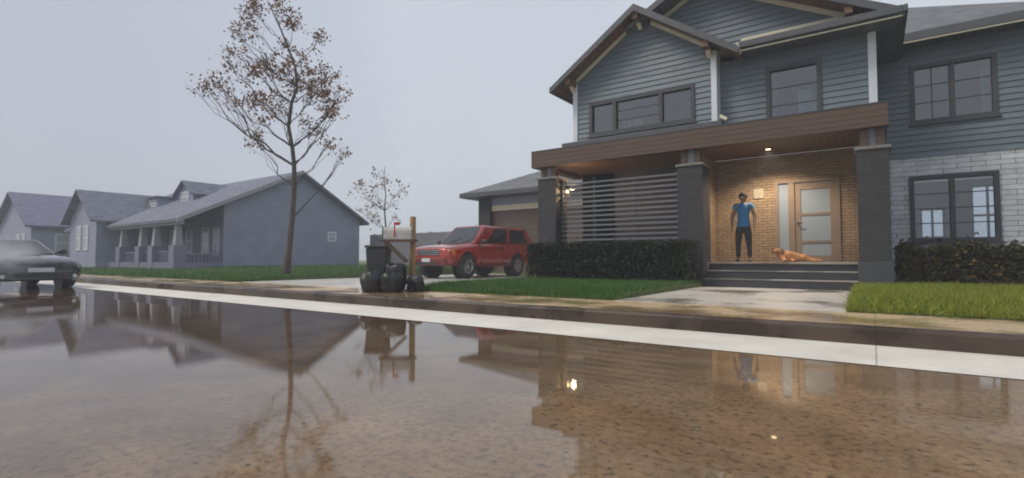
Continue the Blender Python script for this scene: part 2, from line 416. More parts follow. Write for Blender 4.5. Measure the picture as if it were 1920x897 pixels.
def grass(name, pts_fn, n, zf, hmin, hmax, mat, label, wid=.006):
    xy = pts_fn(n); n = len(xy)
    z = np.array([zf(a, b) for a, b in xy]); h = rng.uniform(hmin, hmax, n); a = rng.uniform(0, 2 * math.pi, n)
    dx, dy = np.cos(a) * wid, np.sin(a) * wid; lx, ly = rng.normal(0, .55, n) * h, rng.normal(0, .55, n) * h
    V = np.empty((n, 3, 3)); V[:, 0] = np.stack([xy[:, 0] - dx, xy[:, 1] - dy, z], 1); V[:, 1] = np.stack([xy[:, 0] + dx, xy[:, 1] + dy, z], 1)
    V[:, 2] = np.stack([xy[:, 0] + lx, xy[:, 1] + ly, z + h], 1)
    o = np_mesh(name, V.reshape(-1, 3), 3, mat); tag(o, label, 'grass', kind='stuff'); return o
def rect(x0, x1, y0, y1, pw=1.0):
    return lambda n: np.stack([rng.uniform(x0, x1, n), y0 + (y1 - y0) * rng.uniform(0, 1, n) ** pw], 1)
grass('grass', rect(-.27, 5, 7.0, 13.2, 1.2), 42000, zl, .06, .125, M['grass_a'], 'bright yellow-green lawn grass right of the front walk', .007)
grass('grass', rect(-7.5, -3.14, 7.0, 12.0, 1.2), 34000, zl, .05, .10, M['grass_b'], 'deep green lawn grass between the driveway and the porch hedge', .007)
def far_pts(n):
    t = rng.uniform(0, 1, n) ** 1.6; y = 7.02 + 15 * rng.uniform(0, 1, n) ** 1.7
    return np.stack([-13.75 - 42 * t, y], 1)
grass('grass', far_pts, 52000, zfar, .06, .12, M['grass_b'], 'green lawn grass around the thin tree and the hazy houses', .016)

# ------------------------------------------------------------------ walls
def rect_wall(x0, x1, z0, z1, y0, y1, holes=()):
    mb = MB(); zs = sorted({z0, z1, *[h[2] for h in holes], *[h[3] for h in holes]}); zs = [z for z in zs if z0 <= z <= z1]
    for a, b in zip(zs[:-1], zs[1:]):
        zm = (a + b) / 2; cuts = sorted([(h[0], h[1]) for h in holes if h[2] < zm < h[3]]); x = x0
        for c, d in cuts:
            if c > x: mb.box(x, c, y0, y1, a, b)
            x = d
        if x < x1: mb.box(x, x1, y0, y1, a, b)
    return mb

def lap_wall(edge, z0, z1, y, holes=(), lap=.13, t0=.004, t1=.026, back=.06):
    """clapboards: edge(z)->(xl,xr); boards overhang towards -Y at their lower edge."""
    mb = MB(); br = {z0, z1}
    k = 0
    while z0 + k * lap < z1: br.add(z0 + k * lap); k += 1
    for h in holes: br |= {z for z in (h[2], h[3]) if z0 < z < z1}
    br = sorted(br)
    for a, b in zip(br[:-1], br[1:]):
        if b - a < 1e-4: continue
        zm = (a + b) / 2; kk = math.floor((zm - z0) / lap + 1e-6); base = z0 + kk * lap
        ta = t1 - (t1 - t0) * (a - base) / lap; tb = t1 - (t1 - t0) * (b - base) / lap
        la, ra = edge(a); lb, rb = edge(b)
        cuts = sorted([(h[0], h[1]) for h in holes if h[2] < zm < h[3]])
        segs = []; x = None
        for c, d in cuts: segs.append((x, c)); x = d
        segs.append((x, None))
        for p, q in segs:
            pa, pb = (la, lb) if p is None else (p, p); qa, qb = (ra, rb) if q is None else (q, q)
            if qa - pa < 1e-3: continue
            if qb < pb: qb = pb = (pb + qb) / 2
            mb.hexa([(pa, y - ta, a), (qa, y - ta, a), (qa, y + back, a), (pa, y + back, a), (pb, y - tb, b), (qb, y - tb, b), (qb, y + back, b), (pb, y + back, b)])
    return mb

def slab(mb, a, b, c, d, t):   # roof slab from top quad
    mb.hexa([Vector(p) - Vector((0, 0, t)) for p in (a, b, c, d)] + [Vector(p) for p in (a, b, c, d)])

def window(parent, x0, x1, z0, z1, y, cols, rows, fw=.075, mun=.022, frame=None, split=None, glass=None, out=.035, depth=.10, sill=True, muntin_cols=None):
    """frame in a wall facing -Y, with mullions between the lights and thin muntins in them."""
    frame = frame or M['trim_dark']
    mb = MB(); w = fw
    mb.box(x0, x1, y - out, y + depth, z0, z0 + w); mb.box(x0, x1, y - out, y + depth, z1 - w, z1)
    mb.box(x0, x0 + w, y - out, y + depth, z0 + w, z1 - w); mb.box(x1 - w, x1, y - out, y + depth, z0 + w, z1 - w)
    cols = cols or [(0, 1)]
    xi0, xi1 = x0 + w, x1 - w
    xs = [xi0 + c * (xi1 - xi0) for c in (split or [])]
    for x in xs: mb.box(x - w * .55, x + w * .55, y - out + .004, y + depth - .004, z0 + w, z1 - w)
    fr = mb.build('window', frame, parent, bevel=.004)
    edges = [xi0] + [v for x in xs for v in (x - w * .55, x + w * .55)] + [xi1]
    for i in range(0, len(edges), 2):
        a, b = edges[i], edges[i + 1]
        for j in range(1, rows[i // 2]):
            zz = z0 + w + (z1 - z0 - 2 * w) * j / rows[i // 2]; MB().box(a, b, y + .02, y + .045, zz - mun / 2, zz + mun / 2).build('muntin', frame, fr)
        mc = (muntin_cols or [1] * 9)[i // 2]
        for j in range(1, mc):
            xx = a + (b - a) * j / mc; MB().box(xx - mun / 2, xx + mun / 2, y + .022, y + .043, z0 + w, z1 - w).build('muntin', frame, fr)
        MB().box(a, b, y + .030, y + .036, z0 + w, z1 - w).build('pane', glass or M['glass'], fr)
    if sill: MB().box(x0 - .04, x1 + .04, y - out - .03, y - out + .02, z0 - .045, z0 - .002).build('sill', frame, fr, bevel=.004)
    return fr

# ------------------------------------------------------------------ main house
H = thing('house', 'two-storey slate blue clapboard house with a brown-beamed lit porch', 'house', (-3, 12, .16))
GY, CY, WY, DY = 12.15, 12.45, 14.6, 14.5
# left gable
px_, pz_ = -4.62, 6.95
el, er = (-6.95, 5.36), (-2.27, 5.33)
sl = (pz_ - el[1]) / (px_ - el[0]); sr = (pz_ - er[1]) / (er[0] - px_)
def gable_edge(z):
    zr = z + .17
    l = max(-6.5, px_ - (pz_ - zr) / sl); r = min(-2.86, px_ + (pz_ - zr) / sr); return l, r
GW = (-6.06, -3.30, 3.98, 4.72)
gwh = [(-5.98, -5.42 + .02, 4.02, 4.70)]
lap_wall(gable_edge, 3.86, pz_ - .2, GY, [(-6.02, -3.36, 4.02, 4.86)]).build('wall', M['siding'], H)
# window surround trims (charcoal)
window(H, -6.05, -3.33, 3.99, 4.88, GY, None, [1, 3, 1], fw=.085, split=[.245, .715], muntin_cols=[1, 1, 1], out=.05)
# corner boards
cb = MB(); cb.box(-6.53, -6.40, GY - .045, GY + .10, 3.88, 5.46); cb.build('corner_board', M['trim_white'], H, bevel=.004)
cb = MB(); cb.box(-2.955, -2.83, GY - .045, GY + .34, 3.88, 5.55); cb.build('corner_board', M['trim_white'], H, bevel=.004)
cb = MB(); cb.box(.0, .14, CY - .045, CY + .1, 3.72, 5.33); cb.build('corner_board', M['trim_white'], H, bevel=.004)
# left side wall of gable block and the return of the block
MB().box(-6.5, -6.40, GY + .10, 20, 3.8, 5.55).build('wall', M['siding'], H)
MB().box(-2.95, -2.87, GY + .35, CY + .3, 3.8, 5.9).build('wall', M['siding'], H)
rf = MB()
slab(rf, (el[0], 11.68, el[1]), (px_, 11.68, pz_), (px_, 21, pz_), (el[0], 21, el[1]), .07)
slab(rf, (px_, 11.68, pz_), (er[0], 11.68, er[1]), (er[0], 21, er[1]), (px_, 21, pz_), .07)
ro = rf.build('roof', M['shingle'], H)
f = MB()   # barge boards
f.hexa([(el[0], 11.64, el[1] - .14), (px_, 11.64, pz_ - .16), (px_, 11.68, pz_ - .16), (el[0], 11.68, el[1] - .14), (el[0], 11.64, el[1] + .015), (px_, 11.64, pz_ + .015), (px_, 11.68, pz_ + .015), (el[0], 11.68, el[1] + .015)])
f.hexa([(px_, 11.64, pz_ - .16), (er[0], 11.64, er[1] - .14), (er[0], 11.68, er[1] - .14), (px_, 11.68, pz_ - .16), (px_, 11.64, pz_ + .015), (er[0], 11.64, er[1] + .015), (er[0], 11.68, er[1] + .015), (px_, 11.68, pz_ + .015)])
f.box(el[0] - .045, el[0], 11.64, 21, el[1] - .15, el[1] + .005)
f.build('bargeboard', M['fascia'], ro, bevel=.004)
so = MB()
for (a, za), (b, zb) in (((el[0], el[1]), (px_, pz_)), ((px_, pz_), (er[0], er[1]))):
    so.hexa([(a, 11.685, za - .11), (b, 11.685, zb - .11), (b, GY + .1, zb - .11), (a, GY + .1, za - .11), (a, 11.685, za - .075), (b, 11.685, zb - .075), (b, GY + .1, zb - .075), (a, GY + .1, za - .075)])
so.hexa([(el[0], GY + .1, el[1] - .11), (-6.45, GY + .1, el[1] - .11 + sl * .5), (-6.45, 20, el[1] - .11 + sl * .5), (el[0], 20, el[1] - .11), (el[0], GY + .1, el[1] - .075), (-6.45, GY + .1, el[1] - .075 + sl * .5), (-6.45, 20, el[1] - .075 + sl * .5), (el[0], 20, el[1] - .075)])
so.build('soffit', M['soffit'], ro)
cr = MB()  # cream frieze under the rake, against the wall
for (a, za), (b, zb) in (((-6.45, pz_ - sl * (px_ + 6.45)), (-4.86, pz_ - sl * .24)), ((-4.36, pz_ - sr * .26), (-2.93, pz_ - sr * (-2.93 - px_)))):
    cr.hexa([(a, GY - .05, za - .225), (b, GY - .05, zb - .225), (b, GY - .028, zb - .225), (a, GY - .028, za - .225), (a, GY - .05, za - .118), (b, GY - .05, zb - .118), (b, GY - .028, zb - .118), (a, GY - .028, za - .118)])
cr.build('frieze_trim', M['cream'], H, bevel=.003)
def bracket(x, z):
    b = MB(); b.box(x - .075, x + .075, 11.72, GY - .03, z - .17, z)
    br = b.build('roof_bracket', M['soffit'], H, bevel=.006)
    k = MB(); k.prism([(x - .05, GY - .035, z - .175), (x - .05, GY - .22, z - .175), (x - .05, GY - .16, z - .24), (x - .05, GY - .035, z - .31)], (.10, 0, 0)); k.build('corbel', M['cream'], br, bevel=.004)
bracket(px_, pz_ - .15); bracket(-2.98, pz_ - sr * (-2.98 - px_) - .12); bracket(-6.5, pz_ - sl * (px_ + 6.5) - .12)
# porch roof edge under the gable
MB().box(-6.78, -2.70, 11.93, 12.6, 3.745, 3.875).build('flashing', M['fascia'], H, bevel=.006)
MB().box(-7.72, .30, 12.3, 14.6, 3.55, 3.74).build('porch_roof', M['fascia'], H)
# centre block
CW = (-1.86, -.81, 3.66, 5.0)
lap_wall(lambda z: (-2.83, .0), 3.745, 5.34, CY, [(CW[0] + .03, CW[1] - .03, CW[2], CW[3] - .03)]).build('wall', M['siding'], H)
window(H, *CW, CY, None, [3], fw=.085, muntin_cols=[1], out=.05, sill=False)
MB().box(-.06, .06, CY + .1, 20, 3.0, 5.4).build('wall', M['siding'], H)
# big gable above
ax, az = -3.2, 7.45
def big_edge(z):
    zr = z + .20; return max(-4.62, ax - (az - zr) / .53), ax + (az - zr) / .53 - .02
lap_wall(big_edge, 5.66, az - .25, CY).build('wall', M['siding'], H)
ex, ez = .58, az - .53 * (.58 - ax)
rf = MB()
slab(rf, (ax, 11.88, az), (ex, 11.88, ez), (ex, 22, ez), (ax, 22, az), .07)
slab(rf, (-4.95, 11.88, az - .53 * (ax + 4.95)), (ax, 11.88, az), (ax, 22, az), (-4.95, 22, az - .53 * (ax + 4.95)), .07)
ro2 = rf.build('roof', M['shingle'], H)
f = MB()
for a, b in ((-4.6, ax), (ax, ex)):
    za, zb = az - .53 * abs(a - ax), az - .53 * abs(b - ax)
    f.hexa([(a, 11.84, za - .15), (b, 11.84, zb - .15), (b, 11.88, zb - .15), (a, 11.88, za - .15), (a, 11.84, za + .015), (b, 11.84, zb + .015), (b, 11.88, zb + .015), (a, 11.88, za + .015)])
f.build('bargeboard', M['fascia'], ro2, bevel=.004)
cr = MB()
for a, b in ((-4.4, -3.25), (-3.15, -.32)):
    za, zb = az - .53 * abs(a - ax) - .12, az - .53 * abs(b - ax) - .12
    cr.hexa([(a, CY - .06, za - .12), (b, CY - .06, zb - .12), (b, CY - .03, zb - .12), (a, CY - .03, za - .12), (a, CY - .06, za), (b, CY - .06, zb), (b, CY - .03, zb), (a, CY - .03, za)])
cr.build('frieze_trim', M['cream'], H, bevel=.003)
sof = MB()
za = lambda x: az - .53 * abs(x - ax)
sof.hexa([(ax, 11.885, az - .11), (.05, 11.885, za(.05) - .11), (.05, CY, za(.05) - .11), (ax, CY, az - .11), (ax, 11.885, az - .075), (.05, 11.885, za(.05) - .075), (.05, CY, za(.05) - .075), (ax, CY, az - .075)])
sof.build('soffit', M['soffit'], ro2)
b = MB(); b.box(-.36, -.22, 11.9, CY - .05, za(-.29) - .30, za(-.29) - .12); b.build('roof_bracket', M['soffit'], H, bevel=.006)
# pent eave over the centre window + right-hand eave
e = MB()
e.hexa([(-2.30, 11.86, 5.32), (.56, 11.86, 5.32), (.56, CY + .02, 5.32), (-2.30, CY + .02, 5.32), (-2.30, 11.86, 5.48), (.56, 11.86, 5.48), (.56, CY + .02, 5.66), (-2.30, CY + .02, 5.66)])
e.box(.12, .56, CY + .02, 20, 5.32, 5.42)
e.build('eave', M['fascia'], H, bevel=.006)
e = MB(); e.box(-2.28, .56, 11.80, 11.857, 5.36, 5.50); e.box(.563, .63, 11.80, 20, 5.36, 5.50); gt = e.build('gutter', M['fascia'], H, bevel=.012)
MB().box(-2.28, .55, 11.845, 11.875, 5.300, 5.318).build('drip_edge', M['cream'], H)
MB().box(-2.36, -.30, CY - .07, CY - .03, 5.70, 5.79).build('frieze_trim', M['cream'], H, bevel=.003)
MB().bar((-2.33, 11.83, 5.50), (-2.28, 11.86, 5.24), .05, .05).build('gutter_outlet', M['cream'], H, bevel=.006)
MB().bar((-2.72, 11.9, 3.96), (-2.58, 11.9, 3.86), .06, .07).build('gutter_outlet', M['cream'], H, bevel=.006)
# porch beam and ceiling
bm_ = MB(); bm_.box(-7.74, .29, 11.9, 12.14, 3.30, 3.74); bm_.box(-7.74, -7.50, 12.142, 14.5, 3.30, 3.74)
bm_.build('porch_beam', M['beam'], H, bevel=.008)
MB().box(-7.48, .28, 12.142, 14.48, 3.42, 3.50).build('porch_ceiling', M['soffit'], H)
MB().box(-7.74, .29, 11.895, 12.0, 3.742, 3.765).build('flashing', M['trim_dark'], H)
# piers
def pier(x0, x1, y0, y1, z0, zcap, wide=.02, plinth=None):
    mb = MB(); mb.box(x0, x1, y0, y1, z0, zcap); p = mb.build('pier', M['dark_brick'], H, bevel=.006)
    MB().box(x0 - .035, x1 + .035, y0 - .035, y1 + .035, zcap + .001, zcap + .06).build('pier_cap', M['stone'], p, bevel=.008)
    if plinth: MB().box(x0 - .02, x1 + .02, y0 - .02, y1 + .02, z0, plinth).build('plinth', M['trim_dark'], p, bevel=.006)
    for a in (x0 + .06, x1 - .20):
        MB().box(a, a + .14, y0 + .08, y0 + .24, zcap + .06, 3.299).build('wood_post', M['beam'], p, bevel=.006)
    MB().box(x0 + .205, x1 - .205, y0 + .12, y0 + .2, zcap + .06, 3.299).build('post_panel', M['screen'], p)
pier(-7.56, -6.99, 11.96, 12.58, .1, 2.96)
pier(-3.71, -3.14, 11.96, 12.60, .1, 2.92)
pier(-.23, .29, 11.96, 12.60, .1, 2.88, plinth=.72)
# porch floor and steps
MB().box(-7.45, -3.13, 12.25, 14.48, .05, .70).build('porch_floor', M['floor'], H)
MB().box(-3.12, -.24, 12.36, 14.48, .05, .66).build('porch_base', M['concrete_step'], H)
MB().box(-3.12, -.24, 12.31, 14.48, .661, .70).build('porch_floor', M['floor'], H, bevel=.004)
for y0, zt in ((11.76, .345), (12.05, .52)):
    s = MB().box(-3.10, -.245, y0 + .02, 12.355, .1, zt - .024).build('step', M['concrete_step'], H)
    MB().box(-3.10, -.245, y0, y0 + .32, zt - .023, zt).build('tread', M['tread'], s, bevel=.004)
# slat screen
sc = MB()
for k in range(14): sc.box(-6.97, -3.73, 12.20, 12.225, 1.13 + k * .127, 1.13 + k * .127 + .048)
scr = sc.build('slat_screen', M['screen'], H)
for x in (-6.94, -5.98, -4.86, -3.78): MB().box(x - .03, x + .03, 12.226, 12.28, .71, 2.93).build('screen_post', M['trim_dark'], scr, bevel=.004)
# porch back walls
MB().box(-7.48, -3.6, DY, DY + .14, .5, 3.42).build('porch_wall', M['trim_dark'], H)
rect_wall(-3.45, -.02, .5, 3.42, DY, DY + .14, [(-2.02, -.62, .5, 2.76)]).build('porch_wall', M['warm_brick'], H)
MB().box(-3.62, -3.46, 13.3, DY + .14, .5, 3.42).build('porch_wall', M['warm_brick'], H)
MB().box(-.02, .16, 12.62, WY + .1, .1, 3.45).build('porch_wall', M['dark_brick'], H)
# door unit
fr = MB()
fr.box(-2.02, -1.94, DY - .03, DY + .12, .70, 2.76); fr.box(-1.72, -1.58, DY - .03, DY + .12, .70, 2.68); fr.box(-.70, -.62, DY - .03, DY + .12, .70, 2.76); fr.box(-1.94, -.70, DY - .031, DY + .12, 2.68, 2.76); fr.box(-1.94, -1.72, DY - .02, DY + .10, .70, .95)
fr.build('door_frame', M['door'], H, bevel=.005)
MB().box(-1.94, -1.72, DY + .02, DY + .04, .95, 2.68).build('sidelight', M['frosted'], H)
dr = rect_wall(-1.578, -.702, .705, 2.678, DY + .01, DY + .06, [(-1.45, -.83, .86, 1.17), (-1.45, -.83, 1.225, 1.85), (-1.45, -.83, 1.91, 2.5)]).build('door', M['door'], H, bevel=.004)
for a, b in ((.86, 1.17), (1.225, 1.85), (1.91, 2.5)): MB().box(-1.45, -.83, DY + .03, DY + .045, a, b).build('pane', M['frosted'], dr)
hd = MB(); hd.lathe([(.026, 0), (.026, .012)], (-1.515, DY - .004, 1.66), 'y', 14); hd.tube([(-1.515, DY + .01, 1.66), (-1.515, DY - .05, 1.66), (-1.50, DY - .06, 1.66), (-1.40, DY - .06, 1.662)], .011, 8)
hd.build('handle', M['black'], dr, smooth=40)
tag(MB().box(-2.52, -2.28, DY - .03, DY - .002, 2.34, 2.60).build('wall_plaque', M['plaque'], None, bevel=.006), 'small pale square plaque on the tan brick left of the front door', 'plaque')
# wing
ww = (.70, 2.19, 1.15, 2.63); wu = (.76, 2.22, 3.80, 5.14)
rect_wall(.165, 3.15, .1, 3.05, WY, WY + .14, [(ww[0] + .04, ww[1] - .04, ww[2] + .04, ww[3] - .04)]).build('wall', M['pale_brick'], H)
lap_wall(lambda z: (.165, 3.15), 3.052, 5.62, WY - .005, [(wu[0] + .04, wu[1] - .04, wu[2] + .04, wu[3] - .04)]).build('wall', M['siding'], H)
window(H, *ww, WY, None, [4, 4], fw=.085, split=[.49], muntin_cols=[1, 1], out=.045)
window(H, *wu, WY, None, [3, 3], fw=.085, split=[.5], muntin_cols=[2, 1], out=.045)
MB().box(3.03, 3.17, WY + .142, 19.4, .1, 5.62).build('wall', M['siding'], H)
MB().box(.02, .16, WY + .142, 19.4, .1, 5.62).build('wall', M['darkroom'], H)
bw = [(.86 * 19.3 / 14.6, 1.30 * 19.3 / 14.6, .55, 2.25), (1.72 * 19.3 / 14.6, 3.0, 1.15, 2.85)]
rect_wall(.165, 3.025, .1, 3.05, 19.3, 19.42, bw).build('wall', M['darkroom'], H)
for a, b, c, d in bw:
    mb = MB(); mb.box(a, a + .06, 19.25, 19.3, c, d); mb.box(b - .06, b, 19.25, 19.3, c, d); mb.box(a, b, 19.25, 19.299, d - .06, d); mb.box(a, b, 19.25, 19.299, c, c + .06)
    mb.box(a, b, 19.262, 19.298, (c + d) / 2 - .03, (c + d) / 2 + .03); mb.box((a + b) / 2 - .03, (a + b) / 2 + .03, 19.264, 19.296, c, d); mb.build('back_window', M['trim_dark'], H)
MB().box(.165, 3.025, WY + .142, 19.3, 3.06, 3.2).build('upper_floor', M['darkroom'], H)
MB().box(.165, 3.025, WY + .142, 19.3, .1, .45).build('lower_floor', M['darkroom'], H)
MB().box(.165, 3.025, 17.2, 17.3, 3.2, 5.6).build('interior_wall', M['darkroom'], H)
MB().box(.165, 3.025, WY + .142, 19.3, 5.46, 5.52).build('upper_ceiling', M['darkroom'], H)
MB().box(-6.38, -.07, 15.2, 15.3, 3.76, 5.6).build('interior_wall', M['darkroom'], H)
MB().box(-6.38, -.07, CY + .12, 15.2, 3.745, 3.80).build('upper_floor', M['darkroom'], H)
MB().box(-6.38, -.07, GY + .1, 22, 5.55, 5.62).build('upper_ceiling', M['darkroom'], H)
wr = MB(); pz0 = 5.72; s6 = .6
wr.hexa([(.5, 14.1, pz0 - .08), (3.45, 14.1, pz0 - .08), (.5, 17.45, pz0 - .08 + s6 * 3.35), (.5, 17.45, pz0 - .08 + s6 * 3.35), (.5, 14.1, pz0), (3.45, 14.1, pz0), (.5, 17.45, pz0 + s6 * 3.35), (.5, 17.45, pz0 + s6 * 3.35)])
wr.hexa([(3.45, 14.1, pz0 - .08), (3.45, 20, pz0 - .08), (.5, 20, pz0 + 1.93), (.5, 17.45, pz0 - .08 + 2.01), (3.45, 14.1, pz0), (3.45, 20, pz0), (.5, 20, pz0 + 2.01), (.5, 17.45, pz0 + 2.01)])
wro = wr.build('roof', M['shingle'], H)
g = MB(); g.box(.64, 3.50, 14.03, 14.097, 5.54, 5.73); g.build('gutter', M['fascia'], wro, bevel=.01)
MB().box(.64, 3.48, 14.04, 14.09, 5.515, 5.536).build('drip_edge', M['cream'], wro)
MB().box(.1, 3.45, 14.1, WY, 5.55, 5.60).build('soffit', M['trim_dark'], wro)
# curtains inside the upstairs windows
def curtain(x0, x1, z0, z1, y, tie):
    mb = MB(); n = 14
    for i in range(n):
        xa, xb = x0 + (x1 - x0) * i / n, x0 + (x1 - x0) * (i + 1) / n; ya, yb = y + .03 * (i % 2), y + .03 * ((i + 1) % 2)
        sx = lambda x: x0 + (x - x0) * tie
        mb.prism([(xa, ya, z1), (xb, yb, z1), (sx(xb), yb, z0), (sx(xa), ya, z0)], (0, .008, 0))
    return mb.build('curtain', M['curtain'], H)
curtain(-1.30, -1.05, 3.82, 4.55, CY + .55, 2.0)
curtain(-1.80, -1.70, 3.82, 4.8, CY + .4, 1.0)
curtain(-5.35, -4.9, 4.0, 4.5, GY + .6, 1.5)
curtain(2.0, 2.14, 3.85, 4.9, WY + .3, 1.0)

# ------------------------------------------------------------------ porch lamps (lit)
def lantern(loc, out, label, power):
    t = thing('wall_lamp', label, 'lamp', loc, 'lit lanterns on the porch walls')
    x, y, z = loc; o = Vector(out); c = Vector(loc) + o * .13
    MB().box(*(sorted((x - abs(o.y) * .05, x + abs(o.y) * .05)) if o.y else sorted((x, x + o.x * .02))), *(sorted((y - abs(o.x) * .05, y + abs(o.x) * .05)) if o.x else sorted((y, y + o.y * .02))), z - .09, z + .09).build('back_plate', M['black'], t, bevel=.004)
    MB().tube([Vector(loc) + Vector((0, 0, .06)), c + Vector((0, 0, .20)), c + Vector((0, 0, .14))], .011, 8).build('arm', M['black'], t)
    fr = MB(); fr.lathe([(.012, .17), (.03, .155), (.095, .11), (.10, .10)], c, 'z', 4); fr.lathe([(.075, -.13), (.075, -.11)], c, 'z', 4)
    for k in range(4):
        a = math.pi / 2 * k; d = Vector((math.cos(a), math.sin(a), 0)) * .074; fr.bar(c + d + Vector((0, 0, -.11)), c + d * 1.15 + Vector((0, 0, .10)), .012, .012)
    fr.build('lantern_frame', M['black'], t)
    MB().ball(c + Vector((0, 0, -.01)), (.038, .038, .06), 12, 8).build('bulb', M['lamp_glow'], t, smooth=60)
    l = bpy.data.lights.new('porch_light', 'POINT'); l.energy = power; l.color = (1, .68, .36); l.shadow_soft_size = .06
    lo = bpy.data.objects.new('porch_light', l); COL.objects.link(lo); lo.parent = t; lo.location = o * .30 + Vector((0, 0, -.02))
    return t
dl_ = thing('ceiling_light', 'lit round recessed downlight in the porch ceiling by the front door', 'lamp', (-2.0, 13.45, 3.42))
MB().lathe([(.085, 0), (.10, -.004), (.10, -.022), (.07, -.024), (.062, -.004)], (-2.0, 13.45, 3.418), 'z', 24).build('trim_ring', M['trim_dark'], dl_)
MB().lathe([(.058, -.026), (.058, -.030)], (-2.0, 13.45, 3.418), 'z', 20).build('lens', M['lamp_glow'], dl_)
sp_ = bpy.data.lights.new('downlight', 'SPOT'); sp_.energy = 245; sp_.color = (1, .80, .57); sp_.spot_size = R(142); sp_.spot_blend = .6; sp_.shadow_soft_size = .06
spo = bpy.data.objects.new('downlight', sp_); COL.objects.link(spo); spo.parent = dl_; spo.location = (0, 0, -.05)
lantern((-6.99, 12.36, 2.62), (1, 0, 0), 'lit black lantern on the side of the leftmost porch pier', 30)

# ------------------------------------------------------------------ garage
G = thing('garage', 'low garage with dark brick pier and hipped roof behind the red vehicle', 'garage', (-10.5, 17, .16))
MB().box(-13.75, -13.12, 17.0, 17.55, .1, 3.36).build('pier', M['dark_brick'], G, bevel=.006)
MB().box(-13.12, -8.2, 17.1, 17.3, 2.80, 3.02).build('door_lintel', M['cream'], G, bevel=.005)
MB().box(-13.12, -8.2, 17.12, 17.28, 3.021, 3.36).build('wall', M['far_wall'], G)
MB().box(-13.12, -8.2, 17.2, 17.26, .1, 2.8).build('garage_door', M['garage_door'], G)
MB().box(-8.2, -7.5, 17.0, 17.5, .1, 3.36).build('wall', M['dark_brick'], G)
MB().box(-7.5, -6.4, 14.5, 17.2, .1, 3.7).build('wall', M['dark_brick'], G)
MB().box(-13.75, -13.6, 17.55, 23, .1, 3.36).build('wall', M['far_wall'], G)
MB().box(-13.6, -6.5, 22.8, 23, .1, 3.36).build('wall', M['far_wall'], G)
gr = MB()
gr.hexa([(-14.4, 16.5, 3.37), (-6.4, 16.5, 3.37), (-6.4, 23.5, 3.37), (-14.4, 23.5, 3.37), (-14.4, 16.5, 3.57), (-6.4, 16.5, 3.57), (-6.4, 23.5, 3.57), (-14.4, 23.5, 3.57)])
gro = gr.build('eave', M['fascia'], G, bevel=.01)
hp = MB(); hp.poly([(-14.35, 16.55, 3.575), (-6.4, 16.55, 3.575), (-6.4, 20, 5.1), (-10.8, 20, 5.1)]); hp.poly([(-14.35, 16.55, 3.575), (-10.8, 20, 5.1), (-14.35, 23.45, 3.575)]); hp.poly([(-14.35, 23.45, 3.575), (-10.8, 20, 5.1), (-6.4, 20, 5.1), (-6.4, 23.45, 3.575)])
hp.build('roof', M['shingle'], G)

# ------------------------------------------------------------------ vehicles
def apply_mods(o):
    dg = bpy.context.evaluated_depsgraph_get(); dg.update()
    me = bpy.data.meshes.new_from_object(o.evaluated_get(dg)); o.modifiers.clear(); old = o.data; o.data = me; bpy.data.meshes.remove(old); return o

def loft(stations):
    mb = MB(); rows = []
    for x, half in stations:
        full = [(x, y, z) for y, z in half] + [(x, -y, z) for y, z in half[::-1]]
        rows.append(full)
    k = len(rows[0]); mb.v = [p for r in rows for p in r]
    for i in range(len(rows) - 1):
        for j in range(k):
            j2 = (j + 1) % k; mb.f.append((i * k + j, i * k + j2, (i + 1) * k + j2, (i + 1) * k + j))
    mb.f.append(tuple(range(k))); mb.f.append(tuple(range((len(rows) - 1) * k, len(rows) * k)))
    return mb

def wheel(root, x, y, r, w, spokes=5):
    s = 1 if y > 0 else -1
    t = MB(); t.lathe([(r * .60, -w / 2), (r * .9, -w / 2), (r, -w * .34), (r, w * .34), (r * .9, w / 2), (r * .60, w / 2), (r * .58, 0)], (x, y, r), 'y', 32)
    wh = t.build('wheel', M['rubber'], root, smooth=35)
    h = MB(); f = y + s * w * .36
    h.lathe([(r * .61, 0), (r * .63, s * .025), (r * .56, s * .03), (r * .52, -s * .04), (r * .2, -s * .05)], (x, f, r), 'y', 28)
    for k in range(spokes):
        a = 2 * math.pi * k / spokes + .3
        h.bar((x + math.cos(a) * r * .1, f - s * .005, r + math.sin(a) * r * .1), (x + math.cos(a) * r * .55, f + s * .004, r + math.sin(a) * r * .55), .075, .03, (0, 1, 0))
    h.lathe([(r * .16, -s * .02), (r * .15, s * .03), (r * .06, s * .035)], (x, f, r), 'y', 16)
    h.build('rim', M['alloy'], wh, smooth=35)

def face_panel(mb, q, u0, u1, v0, v1, off, skew=(0, 0)):
    a, b, c, d = [Vector(p) for p in q]    # a->b bottom, d->c top
    P = lambda u, v: (a * (1 - u) + b * u) * (1 - v) + (d * (1 - u) + c * u) * v
    n = (b - a).cross(d - a).normalized(); o = n * off
    pts = [P(u0, v0), P(u1, v0), P(u1 - skew[1], v1), P(u0 + skew[0], v1)]
    mb.prism([p + o for p in pts], -n * .02)

def hs(x, zb, zt, hb, hm, ht, crown=.03):
    return (x, [(0, zb), (hb, zb), (hm, zb + (zt - zb) * .28), (hm, zb + (zt - zb) * .72), (ht + .03, zt - .045), (ht - .05, zt), (0, zt + crown)])

